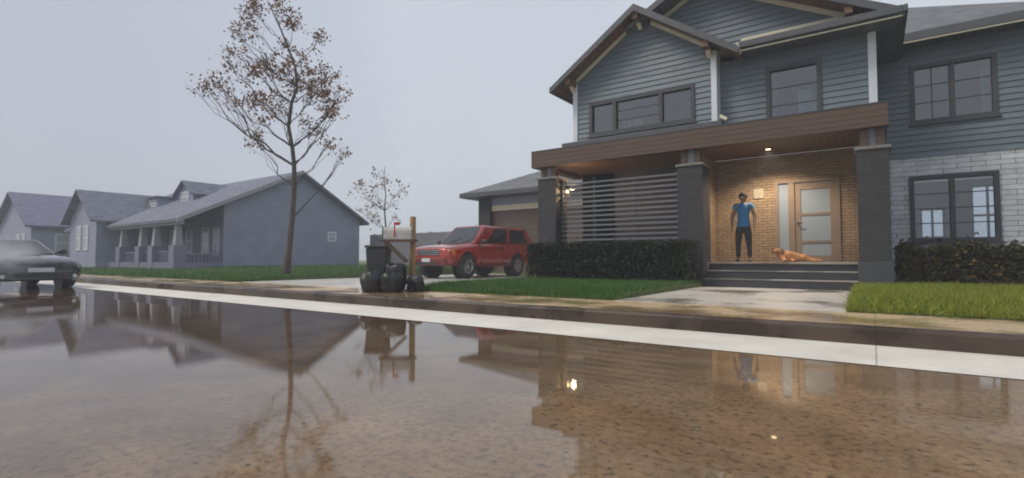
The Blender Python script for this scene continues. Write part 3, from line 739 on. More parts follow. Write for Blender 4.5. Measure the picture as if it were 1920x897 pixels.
def make_vehicle(p):
    root = thing(p['name'], p['label'], p['cat'], (0, 0, 0))
    body = loft([hs(*s) for s in p['stations']]).build('body', M[p['paint']], root)
    m_ = body.modifiers.new('b', 'BEVEL'); m_.width = .05; m_.segments = 5; m_.limit_method = 'ANGLE'; m_.angle_limit = R(24)
    apply_mods(body)
    r = p['wr']; cuts = []
    for x in p['axles']:
        c = MB(); c.lathe([(r * 1.17, -1.2), (r * 1.17, -p['well'])], (x, 0, r * 1.02), 'y', 36); c.lathe([(r * 1.17, p['well']), (r * 1.17, 1.2)], (x, 0, r * 1.02), 'y', 36)
        co = c.build('cut', None); cuts.append(co)
        b = body.modifiers.new('c', 'BOOLEAN'); b.object = co; b.operation = 'DIFFERENCE'; b.solver = 'EXACT'
    apply_mods(body)
    for co in cuts: bpy.data.objects.remove(co)
    for q in body.data.polygons: q.use_smooth = True
    body.data.set_sharp_from_angle(angle=R(32))
    for x in p['axles']:
        for s in (1, -1):
            wheel(root, x, s * p['track'], r, p['tw'])
            MB().lathe([(r * 1.15, 0), (r * 1.15, s * .02)], (x, s * (p['well'] - .01), r * 1.02), 'y', 30).build('wheel_arch', M['plastic'], root)
    # greenhouse
    bx0, bx1, by0, by1, bz0, bz1 = p['base']; tx0, tx1, ty, tz0, tz1 = p['top']     # x0 = front
    B = [Vector(v) for v in ((bx0, by0, bz0), (bx1, by1, bz1), (bx1, -by1, bz1), (bx0, -by0, bz0))]
    T = [Vector(v) for v in ((tx0, ty, tz0), (tx1, ty, tz1), (tx1, -ty, tz1), (tx0, -ty, tz0))]
    gh = MB(); gh.hexa(B + T)
    g = gh.build('cabin', M[p['paint']], root, bevel=.085, seg=6, smooth=40); apply_mods(g)
    for q in g.data.polygons: q.use_smooth = True
    g.data.set_sharp_from_angle(angle=R(40))
    w = MB(); face_panel(w, (B[3], B[0], T[0], T[3]), .06, .94, .06, .92, .006, (.02, .02)); w.build('windscreen', M['car_glass'], root)
    w = MB(); face_panel(w, (B[1], B[2], T[2], T[1]), .07, .93, .18, .9, .006, (.02, .02)); w.build('rear_window', M['car_glass'], root)
    for s in (1, -1):
        q = (B[1], B[0], T[0], T[1]) if s < 0 else (B[0], B[1], T[1], T[0])
        if s < 0: q = (B[2], B[3], T[3], T[2])
        for (u0, u1, sk) in p['side']:
            if s < 0: u0, u1, sk = 1 - u1, 1 - u0, (sk[1], sk[0])
            w = MB(); face_panel(w, q, u0, u1, .1, .88, .006, sk); w.build('side_window', M['car_glass'], root)
        mx, mz = p['mirror']; mm = MB(); mm.ball((mx, s * (by0 + .17), mz), (.07, .11, .075), 12, 8); mm.bar((mx, s * by0 * .96, mz - .05), (mx, s * (by0 + .12), mz - .02), .05, .04)
        mm.build('mirror', M['plastic'], root, smooth=50)
    p['extra'](root)
    return root

def suv_extra(root):
    mb = MB(); mb.prism([(2.17, -.80, .40), (2.34, -.70, .40), (2.36, 0, .40), (2.34, .70, .40), (2.17, .80, .40), (1.86, .895, .40), (1.86, .80, .40), (1.86, -.80, .40), (1.86, -.895, .40)], (0, 0, .24)); mb.build('front_bumper', M['suv_lower'], root, bevel=.03, seg=3)
    mb = MB(); mb.box(2.365, 2.385, -.50, .50, .43, .50); mb.build('bumper_intake', M['plastic'], root, bevel=.008)
    mb = MB(); mb.box(2.19, 2.26, -.48, .48, .70, .90); gr = mb.build('grille', M['plastic'], root, bevel=.01)
    mb = MB()
    for z in (.745, .80, .855): mb.box(2.262, 2.275, -.47, .47, z - .012, z + .012)
    mb.build('grille_bar', M['chrome'], gr)
    for s in (1, -1):
        MB().hexa([(2.10, s * .50, .71), (2.265, s * .50, .71), (2.20, s * .79, .71), (2.0, s * .79, .71), (2.10, s * .50, .89), (2.255, s * .50, .89), (2.19, s * .79, .89), (2.0, s * .79, .89)]).build('headlight', M['lamp_lens'], root, bevel=.012)
        MB().hexa([(1.98, s * .795, .71), (2.19, s * .795, .71), (2.06, s * .872, .71), (1.98, s * .872, .71), (1.98, s * .795, .89), (2.18, s * .795, .89), (2.05, s * .872, .89), (1.98, s * .872, .89)]).build('indicator', M['amber'], root, bevel=.008)
        MB().box(-2.52, -2.44, s * .70, s * .84, .80, 1.06).build('tail_light', M['red_lens'], root, bevel=.01) if s > 0 else MB().box(-2.52, -2.44, -.84, -.70, .80, 1.06).build('tail_light', M['red_lens'], root, bevel=.01)
        y = s * .905; y0, y1 = sorted((y - .012, y + .012))
        dl = MB(); dl.box(.78, .792, y0, y1, .48, 1.05); dl.box(-.36, -.348, y0, y1, .48, 1.05); dl.build('door_seam', M['plastic'], root)
        MB().box(-.9 * 1.0, .92, y0 - .006 * (s < 0), y1 + .006 * (s > 0), .60, .655).build('side_moulding', M['suv_paint'], root, bevel=.008)
        MB().box(-.88, .9, *sorted((s * .86, s * .905)), .36, .47).build('sill_panel', M['suv_lower'], root, bevel=.012)
        MB().box(-.28, -.12, *sorted((s * .905, s * .935)), .955, .99).build('door_handle', M['plastic'], root, bevel=.008)
    MB().box(2.362, 2.372, -.17, .17, .515, .625).build('number_plate', M['far_white'], root, bevel=.004)
    for y_ in (.28, -.30): MB().bar((1.0, y_, 1.125), (.80, y_ + .42, 1.30), .018, .014).build('wiper', M['plastic'], root)
    MB().tube([(.95, .80, 1.10), (.93, .81, 1.75)], .006, 6).build('aerial', M['plastic'], root)
    MB().box(-2.62, -2.45, -.86, .86, .42, .62).build('rear_bumper', M['suv_lower'], root, bevel=.03)
suv = make_vehicle(dict(name='red_suv', label='red two-door off-road wagon parked nose out on the wet driveway', cat='car', paint='suv_paint',
    stations=[(2.26, .48, .90, .70, .74, .66, .01), (2.16, .42, .96, .80, .84, .74), (1.7, .40, 1.03, .84, .90, .80), (.95, .40, 1.10, .85, .91, .82), (0, .40, 1.11, .85, .915, .84), (-1.5, .40, 1.11, .85, .91, .84), (-2.35, .44, 1.09, .83, .885, .81), (-2.5, .50, 1.04, .78, .85, .76)],
    wr=.385, tw=.24, axles=(1.40, -1.30), track=.79, well=.60, base=(1.02, -2.45, .80, .82, 1.09, 1.09), top=(.30, -2.22, .65, 1.735, 1.72),
    side=[(.17, .50, (.085, .0)), (.56, .90, (.0, .03))], mirror=(.72, 1.17), extra=suv_extra))
suv.location = (-11.2, 13.66, .17); suv.rotation_euler = (0, 0, R(-90))

def coupe_extra(root):
    mb = MB(); mb.prism([(2.12, -.86, .22), (2.30, -.66, .22), (2.34, 0, .22), (2.30, .66, .22), (2.12, .86, .22), (1.9, .90, .22), (1.9, -.90, .22)], (0, 0, .26)); mb.build('front_bumper', M['car_paint'], root, bevel=.04, seg=3)
    gr = MB().box(2.30, 2.352, -.50, .50, .33, .43).build('air_intake', M['plastic'], root, bevel=.01)
    MB().box(2.355, 2.37, -.26, .26, .44, .55).build('number_plate', M['far_white'], root, bevel=.006)
    MB().box(2.20, 2.275, -.46, .46, .53, .66).build('grille', M['plastic'], root, bevel=.012)
    for s in (1, -1):
        MB().hexa([(2.02, s * .52, .53), (2.26, s * .50, .53), (2.16, s * .84, .53), (1.96, s * .86, .53), (2.0, s * .52, .68), (2.24, s * .50, .67), (2.13, s * .84, .68), (1.95, s * .86, .69)]).build('headlight', M['lamp_lens'], root, bevel=.015)
        MB().lathe([(.05, 0), (.045, .02), (.01, .03)], (2.29, s * .70, .33), 'x', 14).build('fog_light', M['lamp_lens'], root)
        y0, y1 = sorted((s * .905, s * .93)); MB().box(-.55, -.38, y0, y1, .76, .79).build('door_handle', M['plastic'], root, bevel=.006)
        MB().box(-2.30, -2.2, *sorted((s * .45, s * .82)), .66, .80).build('tail_light', M['red_lens'], root, bevel=.01)
    sc = MB(); sc.hexa([(.75, -.30, .87), (1.5, -.26, .845), (1.5, .26, .845), (.75, .30, .87), (.75, -.26, .97), (1.45, -.22, .92), (1.45, .22, .92), (.75, .26, .97)]); sc.build('hood_scoop', M['car_paint'], root, bevel=.03, seg=3)
coupe = make_vehicle(dict(name='black_coupe', label='low black coupe facing the camera on the flooded road under steam', cat='car', paint='car_paint',
    stations=[(2.26, .26, .66, .74, .80, .70, .01), (2.12, .22, .74, .84, .90, .80), (1.5, .20, .84, .88, .93, .82), (.8, .20, .90, .88, .93, .84), (-.6, .20, .93, .88, .93, .85), (-1.7, .22, .95, .88, .93, .84), (-2.2, .28, .90, .82, .88, .78), (-2.3, .34, .84, .76, .82, .72)],
    wr=.335, tw=.25, axles=(1.42, -1.35), track=.80, well=.62, base=(.85, -1.75, .78, .76, .89, .93), top=(-.05, -1.05, .58, 1.33, 1.31),
    side=[(.20, .56, (.13, .0)), (.60, .86, (.0, .14))], mirror=(.55, .99), extra=coupe_extra))
coupe.location = (-19.6, 3.62, .0); coupe.rotation_euler = (0, 0, R(3))

# ------------------------------------------------------------------ mailbox, bin, bags
mbx = thing('mailbox', 'scuffed silver mailbox with raised red flag on a braced wooden post', 'mailbox', (-7.33, 6.93, .158))
pw = .085
MB().box(-7.36 - pw / 2, -7.36 + pw / 2, 7.02, 7.02 + pw, .10, 1.60).build('post', M['post_wood'], mbx, bevel=.006)
ang = math.atan2(.34, .48)
def along(c, u, v, z): return (c[0] + u * math.cos(ang) - v * math.sin(ang), c[1] + u * math.sin(ang) + v * math.cos(ang), z)
cB = (-7.50, 6.81)
def obox(mb, c, u0, u1, v0, v1, z0, z1):
    mb.hexa([along(c, u0, v0, z0), along(c, u1, v0, z0), along(c, u1, v1, z0), along(c, u0, v1, z0), along(c, u0, v0, z1), along(c, u1, v0, z1), along(c, u1, v1, z1), along(c, u0, v1, z1)]); return mb
obox(MB(), cB, -.34, .36, -.10, .10, 1.10, 1.145).build('shelf', M['brown_wood'], mbx, bevel=.005)
for s in (-.06, .06): MB().bar(along(cB, .17, s, .72), along(cB, -.24, s, 1.10), .05, .06).build('brace', M['brown_wood'], mbx, bevel=.004)
prof = []
for k in range(11): a = math.pi * k / 10; prof.append((.088 * math.cos(a), 1.285 + .10 * math.sin(a)))
prof += [(-.088, 1.147), (.088, 1.147)]
MB().prism([along(cB, -.27, v, z) for v, z in prof], Vector(along(cB, .27, 0, 0)) - Vector(along(cB, -.27, 0, 0))).build('box', M['mail_metal'], mbx, smooth=50, bevel=.004)
prof2 = [(v * 1.04, 1.147 + (z - 1.147) * 1.02) for v, z in prof]
dd = MB().prism([along(cB, -.295, v, z) for v, z in prof2], Vector(along(cB, .03, 0, 0)) - Vector(along(cB, 0, 0, 0))).build('front_door', M['mail_dark'], mbx, bevel=.004)
fl = MB(); obox(fl, cB, -.06, -.035, -.105, -.096, 1.20, 1.46); obox(fl, cB, -.06, .05, -.106, -.095, 1.42, 1.475); fl.build('flag', M['red_paint'], mbx, bevel=.002)
bn = thing('trash_bin', 'charcoal square trash bin behind the bin bags at the kerbside', 'bin', (-7.88, 6.66, .158))
mb = MB(); c = (-7.88, 6.66)
b0 = [along(c, u, v, .20) for u, v in ((-.16, -.16), (.16, -.16), (.16, .16), (-.16, .16))]; t0 = [along(c, u, v, .98) for u, v in ((-.205, -.205), (.205, -.205), (.205, .205), (-.205, .205))]
mb.hexa(b0 + t0); mb.build('body', M['bin'], bn, bevel=.02)
mb = MB(); obox(mb, c, -.22, .22, -.23, .22, .985, 1.035); mb.build('lid', M['bin'], bn, bevel=.02, seg=3)
mb = MB(); mb.tube([along(c, -.17, .225, 1.0), along(c, -.17, .27, 1.0), along(c, .17, .27, 1.0), along(c, .17, .225, 1.0)], .014, 8); mb.build('handle', M['plastic'], bn)
for s in (-.14, .14):
    mb = MB(); a_, b_ = Vector(along(c, s - .025, .19, .25)), Vector(along(c, s + .025, .19, .25)); mb.tube([a_, b_], .09, 16); mb.build('wheel', M['rubber'], bn)
def bag(loc, r, seed, label):
    rr = random.Random(seed); ph = [rr.uniform(0, 6.28) for _ in range(6)]
    def fn(d):
        a = math.atan2(d.y, d.x)
        f = 1 + .09 * math.sin(2 * a + ph[0]) * (1 - abs(d.z)) + .07 * math.sin(3 * a + ph[5] + 2 * d.z) + .05 * math.sin(5 * a + ph[1] + 4 * d.z) + .03 * math.sin(11 * a + ph[2]) * max(0, d.z + .3) + .03 * math.sin(7 * d.z + ph[3])
        if d.z > .6: f *= 1 - .35 * (d.z - .6) / .4
        if d.z < -.2: f *= 1 + .16 * min(1, (-d.z - .2) * 2.2) * (1 if d.z > -.8 else .6)
        return f
    t = thing('garbage_bag', label, 'bag', (loc[0], loc[1], loc[2]), 'black garbage bags by the mailbox')
    MB().ball((loc[0], loc[1], loc[2] + r[2] * .90), r, 40, 26, fn).build('sack', M['bag'], t, smooth=60)
    kn = MB(); zt = loc[2] + r[2] * 1.36 - .045; kn.tube([(loc[0], loc[1], zt), (loc[0], loc[1], zt + .05), (loc[0] + .02, loc[1], zt + .06)], [.07, .03, .02], 10)
    for k in range(5):
        a = 1.26 * k + ph[4]; kn.hexa([(loc[0] + math.cos(a + d) * q, loc[1] + math.sin(a + d) * q, zz) for zz, q in ((zt + .05, .012), (zt + .075, .05)) for d in (-.4, .4, .42, -.42)])
    kn.build('knot', M['bag'], t)
bag((-7.62, 6.30, .155), (.21, .20, .24), 1, 'black garbage bag at the far left of the pile below the mailbox')
bag((-7.30, 6.46, .155), (.22, .20, .23), 2, 'black garbage bag in the middle front of the pile below the mailbox')
bag((-7.44, 6.70, .155), (.20, .19, .33), 3, 'tallest black garbage bag leaning against the trash bin')
bag((-7.08, 6.88, .155), (.16, .15, .19), 4, 'small black garbage bag at the foot of the wooden mailbox post')

# ------------------------------------------------------------------ trees
def leaf_cloud(centers, n, size, flat=.5):
    P = []; w = np.array([c[4] for c in centers]); w = w / w.sum()
    idx = rng.choice(len(centers), n, p=w)
    C = np.array([c[:3] for c in centers])[idx]; Rr = np.array([c[3] if hasattr(c[3], '__len__') else (c[3],) * 3 for c in centers])[idx]
    d = rng.normal(0, .48, (n, 3)); pos = C + d * Rr
    # pull the leaves into small sprays
    nspray = max(8, n // 9); sp = pos[rng.integers(0, n, nspray)]
    j = rng.integers(0, nspray, n); pos = np.where(rng.random((n, 1)) < .7, sp[j] + rng.normal(0, .075, (n, 3)), pos)
    return pos, leaf_quads(pos, size, flat)
def leaf_quads(pos, size, flat=.5, asp=.55):
    n = len(pos); s = rng.uniform(.6, 1.25, n)[:, None] * size
    nrm = rng.normal(0, 1, (n, 3)); nrm[:, 2] += flat * 2; nrm /= np.linalg.norm(nrm, axis=1)[:, None]
    a = rng.normal(0, 1, (n, 3)); a -= nrm * (a * nrm).sum(1)[:, None]; a /= np.linalg.norm(a, axis=1)[:, None]
    b = np.cross(nrm, a)
    V = np.empty((n, 4, 3)); V[:, 0] = pos - a * s; V[:, 1] = pos - b * s * asp + nrm * s * .12; V[:, 2] = pos + a * s; V[:, 3] = pos + b * s * asp + nrm * s * .12
    return V.reshape(-1, 3)

def limb_path(a, b, wob, n=6, sag=0):
    a, b = Vector(a), Vector(b); L = (b - a).length; pts = []
    for i in range(n + 1):
        t = i / n; p = a.lerp(b, t); k = math.sin(math.pi * t)
        p += Vector((random.uniform(-1, 1), random.uniform(-1, 1), random.uniform(-1, 1))) * wob * L * k + Vector((0, 0, -sag * L * k)); pts.append(p)
    return pts

def make_tree(name, label, base, trunk_pts, r0, clumps, nleaf, size, group=None):
    t = thing(name, label, 'tree', base, group)
    tr = MB(); n = len(trunk_pts)
    rad = [r0 * (1 - .86 * (i / (n - 1)) ** .8) for i in range(n)]; rad[0] = r0 * 1.5
    tr.tube(trunk_pts, rad, 10); to = tr.build('trunk', M['bark'], t, smooth=60)
    lim = MB(); P = [Vector(p) for p in trunk_pts]
    for cx, cy, cz, rr, w in clumps:
        c = Vector((cx, cy, cz)); r_ = rr if not hasattr(rr, '__len__') else max(rr)
        d = math.hypot(cx - base[0], cy - base[1]); want = cz - .95 * d - .1
        i = min(range(1, n), key=lambda k: abs(P[k].z - want)); st = P[i]
        L = (c - st).length; rs = max(.008, min(rad[i] * .5, .006 + .008 * L))
        pts = limb_path(st, c, .05, 6, .06); lim.tube(pts, [rs * (1 - .75 * k / 6) for k in range(7)], 6)
        for _ in range(int(5 + 5 * r_)):
            k = random.randint(2, 6); q = c + Vector((random.gauss(0, .5), random.gauss(0, .5), random.gauss(0.1, .42))) * r_
            tw = limb_path(pts[k], q, .07, 4); lim.tube(tw, [max(.004, rs * .38 * (1 - .7 * m / 4)) for m in range(5)], 4)
            q2 = q + Vector((random.gauss(0, .2), random.gauss(0, .2), random.gauss(0, .15))) * r_
            lim.tube(limb_path(tw[3], q2, .08, 3), [.004, .0035, .003, .0025], 3)
    lim.build('branches', M['bark'], t, smooth=60)
    pos, V = leaf_cloud(clumps, nleaf, size)
    np_mesh('crown', V, 4, M['leaf_dry'], t, base)
    return t
TB = (-14.48, 8.77, .22)
def tp(px, z, dep=0):    # lateral offset in metres (view-perpendicular), height above eye line, depth offset
    return (TB[0] + px * .817 - dep * .576, TB[1] + px * .576 + dep * .817, z)
K = 15.5 / 960
def cl(px, py, r, w, dep=0): return (*tp((px - 545) * K, .76 + (487 - py) * K, dep), r, w)
trunk = [tp((x - 545) * K, .76 + (487 - y) * K if i else .2, 0) for i, (x, y) in enumerate([(540, 523), (546, 470), (551, 410), (554, 350), (553, 310), (549, 275), (541, 235), (546, 190), (556, 160), (552, 120), (538, 85), (524, 50), (510, 20), (500, -5)])]
clumps = [cl(*a) for a in [
    (395, 145, .40, 1.3, .3), (392, 165, .34, .9, -.3), (420, 108, .36, .9, .2), (445, 100, .34, .7, -.3),
    (455, 35, .38, 1.6, .2), (445, 60, .28, .6, -.2), (475, 12, .36, 1.3, -.2), (505, -8, .35, 1.0, .3), (540, 30, .30, .9, 0), (560, 40, .30, .8, -.3), (590, 52, .25, .6, .3),
    (535, 80, .30, .7, 0), (480, 110, .42, 1.2, .4), (520, 125, .55, 3.2, 0), (490, 140, .45, 1.8, -.5), (545, 145, .5, 2.3, .5), (580, 120, .5, 1.4, -.5), (605, 125, .35, .9, .4),
    (470, 175, .45, 2.2, .3), (450, 190, .4, 1.5, -.4), (500, 190, .4, 1.0, .7), (535, 200, .42, 1.2, -.6), (575, 165, .45, 1.6, .3), (605, 165, .42, 2.4, -.3), (615, 195, .38, 1.6, .2), (640, 175, .3, .7, 0), (635, 215, .28, .7, -.4), (565, 220, .35, .6, .5),
    (505, 232, .36, .9, -.3), (465, 250, .38, 1.0, .4), (590, 240, .3, .5, .4), (622, 268, .32, .7, -.2), (640, 285, .28, .5, .3)]]
make_tree('tree', 'tall thin autumn tree with sparse brown leaves beside the driveway', TB, trunk, .10, clumps, 4500, .055)
TB = (-16.9, 14.6, .30); K2 = 21.7 / 960
def cl2(px, py, r, w, dep=0): return (*tp((px - 715) * K2, .76 + (487 - py) * K2, dep), r, w)
trunk2 = [tp((x - 715) * K2, .76 + (487 - y) * K2 if i else .28, 0) for i, (x, y) in enumerate([(716, 510), (715, 470), (717, 430), (714, 395), (716, 365), (712, 335), (714, 312)])]
cl2s = [cl2(*a) for a in [(705, 330, .35, .8), (690, 350, .4, .9, .3), (675, 365, .35, .7, -.2), (700, 375, .4, 1, .3), (720, 350, .35, .7, -.4), (735, 375, .35, .7, .2), (690, 400, .35, .8, 0), (660, 345, .3, .4, .2), (745, 350, .3, .4, 0), (700, 412, .35, .7, -.3), (670, 395, .3, .5, 0), (730, 405, .25, .4, .2)]]
make_tree('sapling', 'small nearly bare sapling farther back between the driveway and the hazy house', TB, trunk2, .055, cl2s, 420, .06)

# ------------------------------------------------------------------ hedges
def hedge(label, x0, x1, y0, y1, z0, z1, n, size, mat, rag):
    t = thing('hedge', label, 'hedge', ((x0 + x1) / 2, (y0 + y1) / 2, z0))
    off = t.location
    core = MB(); nb = int((x1 - x0) * 7)
    for _ in range(nb):
        x, y = random.uniform(x0 + .1, x1 - .1), random.uniform(y0 + .15, y1 - .15)
        p = limb_path((x, y, z0 - .02), (x + random.gauss(0, .12), y + random.gauss(0, .12), z1 - .12), .08, 4); core.tube(p, [.014, .012, .009, .006, .004], 5)
        for k in (1, 2, 3):
            q = p[k] + Vector((random.gauss(0, .16), random.gauss(0, .16), random.uniform(.05, .2))); core.tube([p[k], q], [.006, .003], 4)
    core.build('stems', M['bark'], t)
    x = rng.uniform(x0, x1, n); u = rng.random(n); y = np.where(rng.random(n) < .55, y0 + (y1 - y0) * u ** 2.2, y0 + (y1 - y0) * u)
    top = z1 + rag * (np.sin(x * 5.1) * .4 + np.sin(x * 11.7 + 1.3) * .35 + np.sin(y * 7.3 + x * 3) * .3)
    v = rng.random(n); z = z0 + .04 + (top - z0 - .04) * v ** .72
    fr = rng.normal(0, .045, n); y = y + fr + (z - z0) * -.03
    sh = rng.random(n) < .10; z = z + np.where(sh, np.abs(rng.normal(0, rag * 1.1, n)), 0) * (z > z1 - .25)
    np_mesh('foliage', leaf_quads(np.stack([x, y, z], 1), size, .15), 4, mat, t, tuple(off))
    return t
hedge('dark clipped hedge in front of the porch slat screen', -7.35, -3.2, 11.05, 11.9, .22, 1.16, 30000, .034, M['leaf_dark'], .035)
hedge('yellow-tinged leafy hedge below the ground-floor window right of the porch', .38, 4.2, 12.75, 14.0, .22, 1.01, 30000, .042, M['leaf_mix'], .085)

# ------------------------------------------------------------------ hazy neighbour houses and fence
B2 = thing('house', 'hazy slate bungalow with column porch and roof dormer left of the thin tree', 'house', (-35, 17, .35))
gx = -27.0
def zr2(y): return 5.85 - .49 * (16.9 - y) if y < 16.9 else 5.85 - .575 * (y - 16.9)
wl = [(gx, 12.8, .3), (gx, 21.2, .3), (gx, 21.2, zr2(21.2) - .1), (gx, 16.9, 5.7), (gx, 12.8, zr2(12.8) - .1)]
def lapx(y0, y1, z0, z1, x, edge, lap=.16):
    mb = MB(); z = z0
    while z < z1 - .02:
        zb = min(z + lap, z1); a0, a1 = edge(z); b0, b1 = edge(zb)
        if b1 < b0: b0 = b1 = (b0 + b1) / 2
        mb.hexa([(x - .05, a0, z), (x + .045, a0, z), (x + .045, a1, z), (x - .05, a1, z), (x - .05, b0, zb), (x + .004, b0, zb), (x + .004, b1, zb), (x - .05, b1, zb)]); z = zb
    return mb
def e2(z):
    lo, hi = 12.8, 21.2
    lo = max(lo, 16.9 - (5.72 - z) / .49); hi = min(hi, 16.9 + (5.72 - z) / .575); return lo, hi
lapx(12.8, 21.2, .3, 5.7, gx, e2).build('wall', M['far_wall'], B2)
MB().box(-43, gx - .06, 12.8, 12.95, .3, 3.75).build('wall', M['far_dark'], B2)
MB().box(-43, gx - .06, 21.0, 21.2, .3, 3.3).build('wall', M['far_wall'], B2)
rf = MB(); t = .14
slab(rf, (-43.3, 10.45, zr2(10.45)), (gx + .45, 10.45, zr2(10.45)), (gx + .45, 16.9, 5.85), (-43.3, 16.9, 5.85), t)
slab(rf, (-43.3, 16.9, 5.85), (gx + .45, 16.9, 5.85), (gx + .45, 21.65, zr2(21.65)), (-43.3, 21.65, zr2(21.65)), t)
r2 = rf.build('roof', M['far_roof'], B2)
tr = MB()
for a, b in ((10.45, 16.9),): tr.hexa([(gx + .452, a, zr2(a) - .2), (gx + .49, a, zr2(a) - .2), (gx + .49, b, zr2(b) - .2), (gx + .452, b, zr2(b) - .2), (gx + .452, a, zr2(a) + .01), (gx + .49, a, zr2(a) + .01), (gx + .49, b, zr2(b) + .01), (gx + .452, b, zr2(b) + .01)])
tr.build('rake_trim', M['far_trim'], r2)
MB().box(-36.3, gx + .4, 10.62, 10.80, 2.42, 2.62).build('porch_beam', M['far_trim'], B2)
MB().box(-36, gx, 10.6, 12.8, .3, .62).build('porch_floor', M['far_dark'], B2)
for x in (-27.35, -29.83, -31.5, -34.2):
    c = MB(); c.hexa([(x - .17, 10.68, 1.45), (x + .17, 10.68, 1.45), (x + .17, 11.02, 1.45), (x - .17, 11.02, 1.45), (x - .11, 10.74, 2.42), (x + .11, 10.74, 2.42), (x + .11, 10.96, 2.42), (x - .11, 10.96, 2.42)]); co = c.build('porch_column', M['far_trim'], B2)
    MB().box(x - .28, x + .28, 10.57, 11.13, .3, 1.45).build('column_base', M['far_dark'], co)
rl = MB(); rl.box(-33.9, -27.6, 10.82, 10.88, 1.12, 1.18); rl.box(gx - .1, gx - .04, 11.1, 12.8, 1.0, 1.07)
for k in range(40): rl.box(-33.85 + k * .16, -33.81 + k * .16, 10.83, 10.87, .62, 1.12)
for k in range(10): rl.box(gx - .09, gx - .05, 11.15 + k * .165, 11.19 + k * .165, .62, 1.0)
rl.build('railing', M['far_dark'], B2)
def win_y(parent, x0, x1, z0, z1, y, rows=2):   # faces -Y
    f = MB(); w = .08; f.box(x0, x1, y - .05, y, z0, z0 + w); f.box(x0, x1, y - .05, y, z1 - w, z1); f.box(x0, x0 + w, y - .05, y, z0 + w, z1 - w); f.box(x1 - w, x1, y - .05, y, z0 + w, z1 - w); f.box(x0 + w, x1 - w, y - .045, y - .005, (z0 + z1) / 2 - .03, (z0 + z1) / 2 + .03)
    o = f.build('window', M['far_white'], parent); MB().box(x0 + w, x1 - w, y - .03, y - .012, z0 + w, z1 - w).build('pane', M['far_pane'], o); return o
def win_x(parent, y0, y1, z0, z1, x):
    f = MB(); w = .08; f.box(x, x + .05, y0, y1, z0, z0 + w); f.box(x, x + .05, y0, y1, z1 - w, z1); f.box(x, x + .05, y0, y0 + w, z0 + w, z1 - w); f.box(x, x + .05, y1 - w, y1, z0 + w, z1 - w); f.box(x + .005, x + .045, y0 + w, y1 - w, (z0 + z1) / 2 - .03, (z0 + z1) / 2 + .03)
    o = f.build('window', M['far_white'], parent); MB().box(x + .012, x + .03, y0 + w, y1 - w, z0 + w, z1 - w).build('pane', M['far_pane'], o); return o
win_x(B2, 18.85, 19.45, 1.85, 2.45, gx + .03)
for a, b in ((-29.3, -28.5), (-31.2, -30.4), (-33.2, -32.4)): win_y(B2, a, b, 1.1, 2.45, 12.8)
win_y(B2, -28.0, -27.45, .95, 2.4, 12.8)
MB().box(-34.6, -33.7, 12.74, 12.8, .62, 2.55).build('door', M['far_trim'], B2)
# dormer
dx0, dx1, dy = -34.4, -32.4, 13.6
d_ = MB(); d_.prism([(dx0, dy, 4.0), (dx1, dy, 4.0), (dx1, dy, 4.75), ((dx0 + dx1) / 2, dy, 5.35), (dx0, dy, 4.75)], (0, 2.6, 0)); dm = d_.build('dormer', M['far_wall'], B2)
dd = MB(); mx_ = (dx0 + dx1) / 2
slab(dd, (dx0 - .25, dy - .25, 4.62), (mx_, dy - .25, 5.46), (mx_, 16.4, 5.46), (dx0 - .25, 16.4, 4.62), .09); slab(dd, (mx_, dy - .25, 5.46), (dx1 + .25, dy - .25, 4.62), (dx1 + .25, 16.4, 4.62), (mx_, 16.4, 5.46), .09)
dd.build('dormer_roof', M['far_roof'], dm); win_y(dm, -33.95, -32.85, 4.15, 4.8, dy)
d_ = MB(); d_.box(-37.6, -36.2, 13.2, 15.2, 3.9, 4.6); dm = d_.build('dormer', M['far_wall'], B2); win_y(dm, -37.4, -36.4, 4.05, 4.5, 13.2)
MB().box(-37.75, -36.05, 13.0, 15.4, 4.601, 4.7).build('dormer_roof', M['far_roof'], dm)
# front wing of the bungalow
wx0, wx1, wy = -40.6, -36.0, 10.1; wm = (wx0 + wx1) / 2
d_ = MB(); d_.prism([(wx0, wy, .3), (wx1, wy, .3), (wx1, wy, 3.2), (wm, wy, 4.75), (wx0, wy, 3.2)], (0, 3, 0)); d_.build('wing_wall', M['far_wall'], B2)
dd = MB(); slab(dd, (wx0 - .4, wy - .4, 2.98), (wm, wy - .4, 4.9), (wm, 16, 4.9), (wx0 - .4, 16, 2.98), .1); slab(dd, (wm, wy - .4, 4.9), (wx1 + .4, wy - .4, 2.98), (wx1 + .4, 16, 2.98), (wm, 16, 4.9), .1); wr_ = dd.build('wing_roof', M['far_roof'], B2)
for a in (-39.3, -38.0): win_y(B2, a, a + .8, 1.3, 2.75, wy)

B1 = thing('house', 'hazy slate house with steep violet-grey gable roof behind the black coupe', 'house', (-49.5, 14, .35))
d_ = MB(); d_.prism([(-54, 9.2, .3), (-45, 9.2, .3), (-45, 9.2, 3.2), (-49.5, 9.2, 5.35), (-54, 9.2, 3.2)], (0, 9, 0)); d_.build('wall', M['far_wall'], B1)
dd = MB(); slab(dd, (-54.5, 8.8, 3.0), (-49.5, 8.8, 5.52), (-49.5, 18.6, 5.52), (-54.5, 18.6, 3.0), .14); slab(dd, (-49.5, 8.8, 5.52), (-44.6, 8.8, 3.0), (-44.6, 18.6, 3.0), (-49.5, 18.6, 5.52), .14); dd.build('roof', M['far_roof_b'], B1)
for a in (-48.6, -47.2): win_y(B1, a, a + .9, 1.2, 2.5, 9.2)
win_x(B1, 10.4, 11.2, 1.2, 2.5, -45); win_x(B1, 12.6, 13.4, 1.2, 2.5, -45)
B3 = thing('house', 'faint hazy house with low grey roof far behind the red vehicle', 'house', (-40, 60, .3))
MB().box(-58, -30, 55, 65, .2, 3.4).build('wall', M['far_wall'], B3)
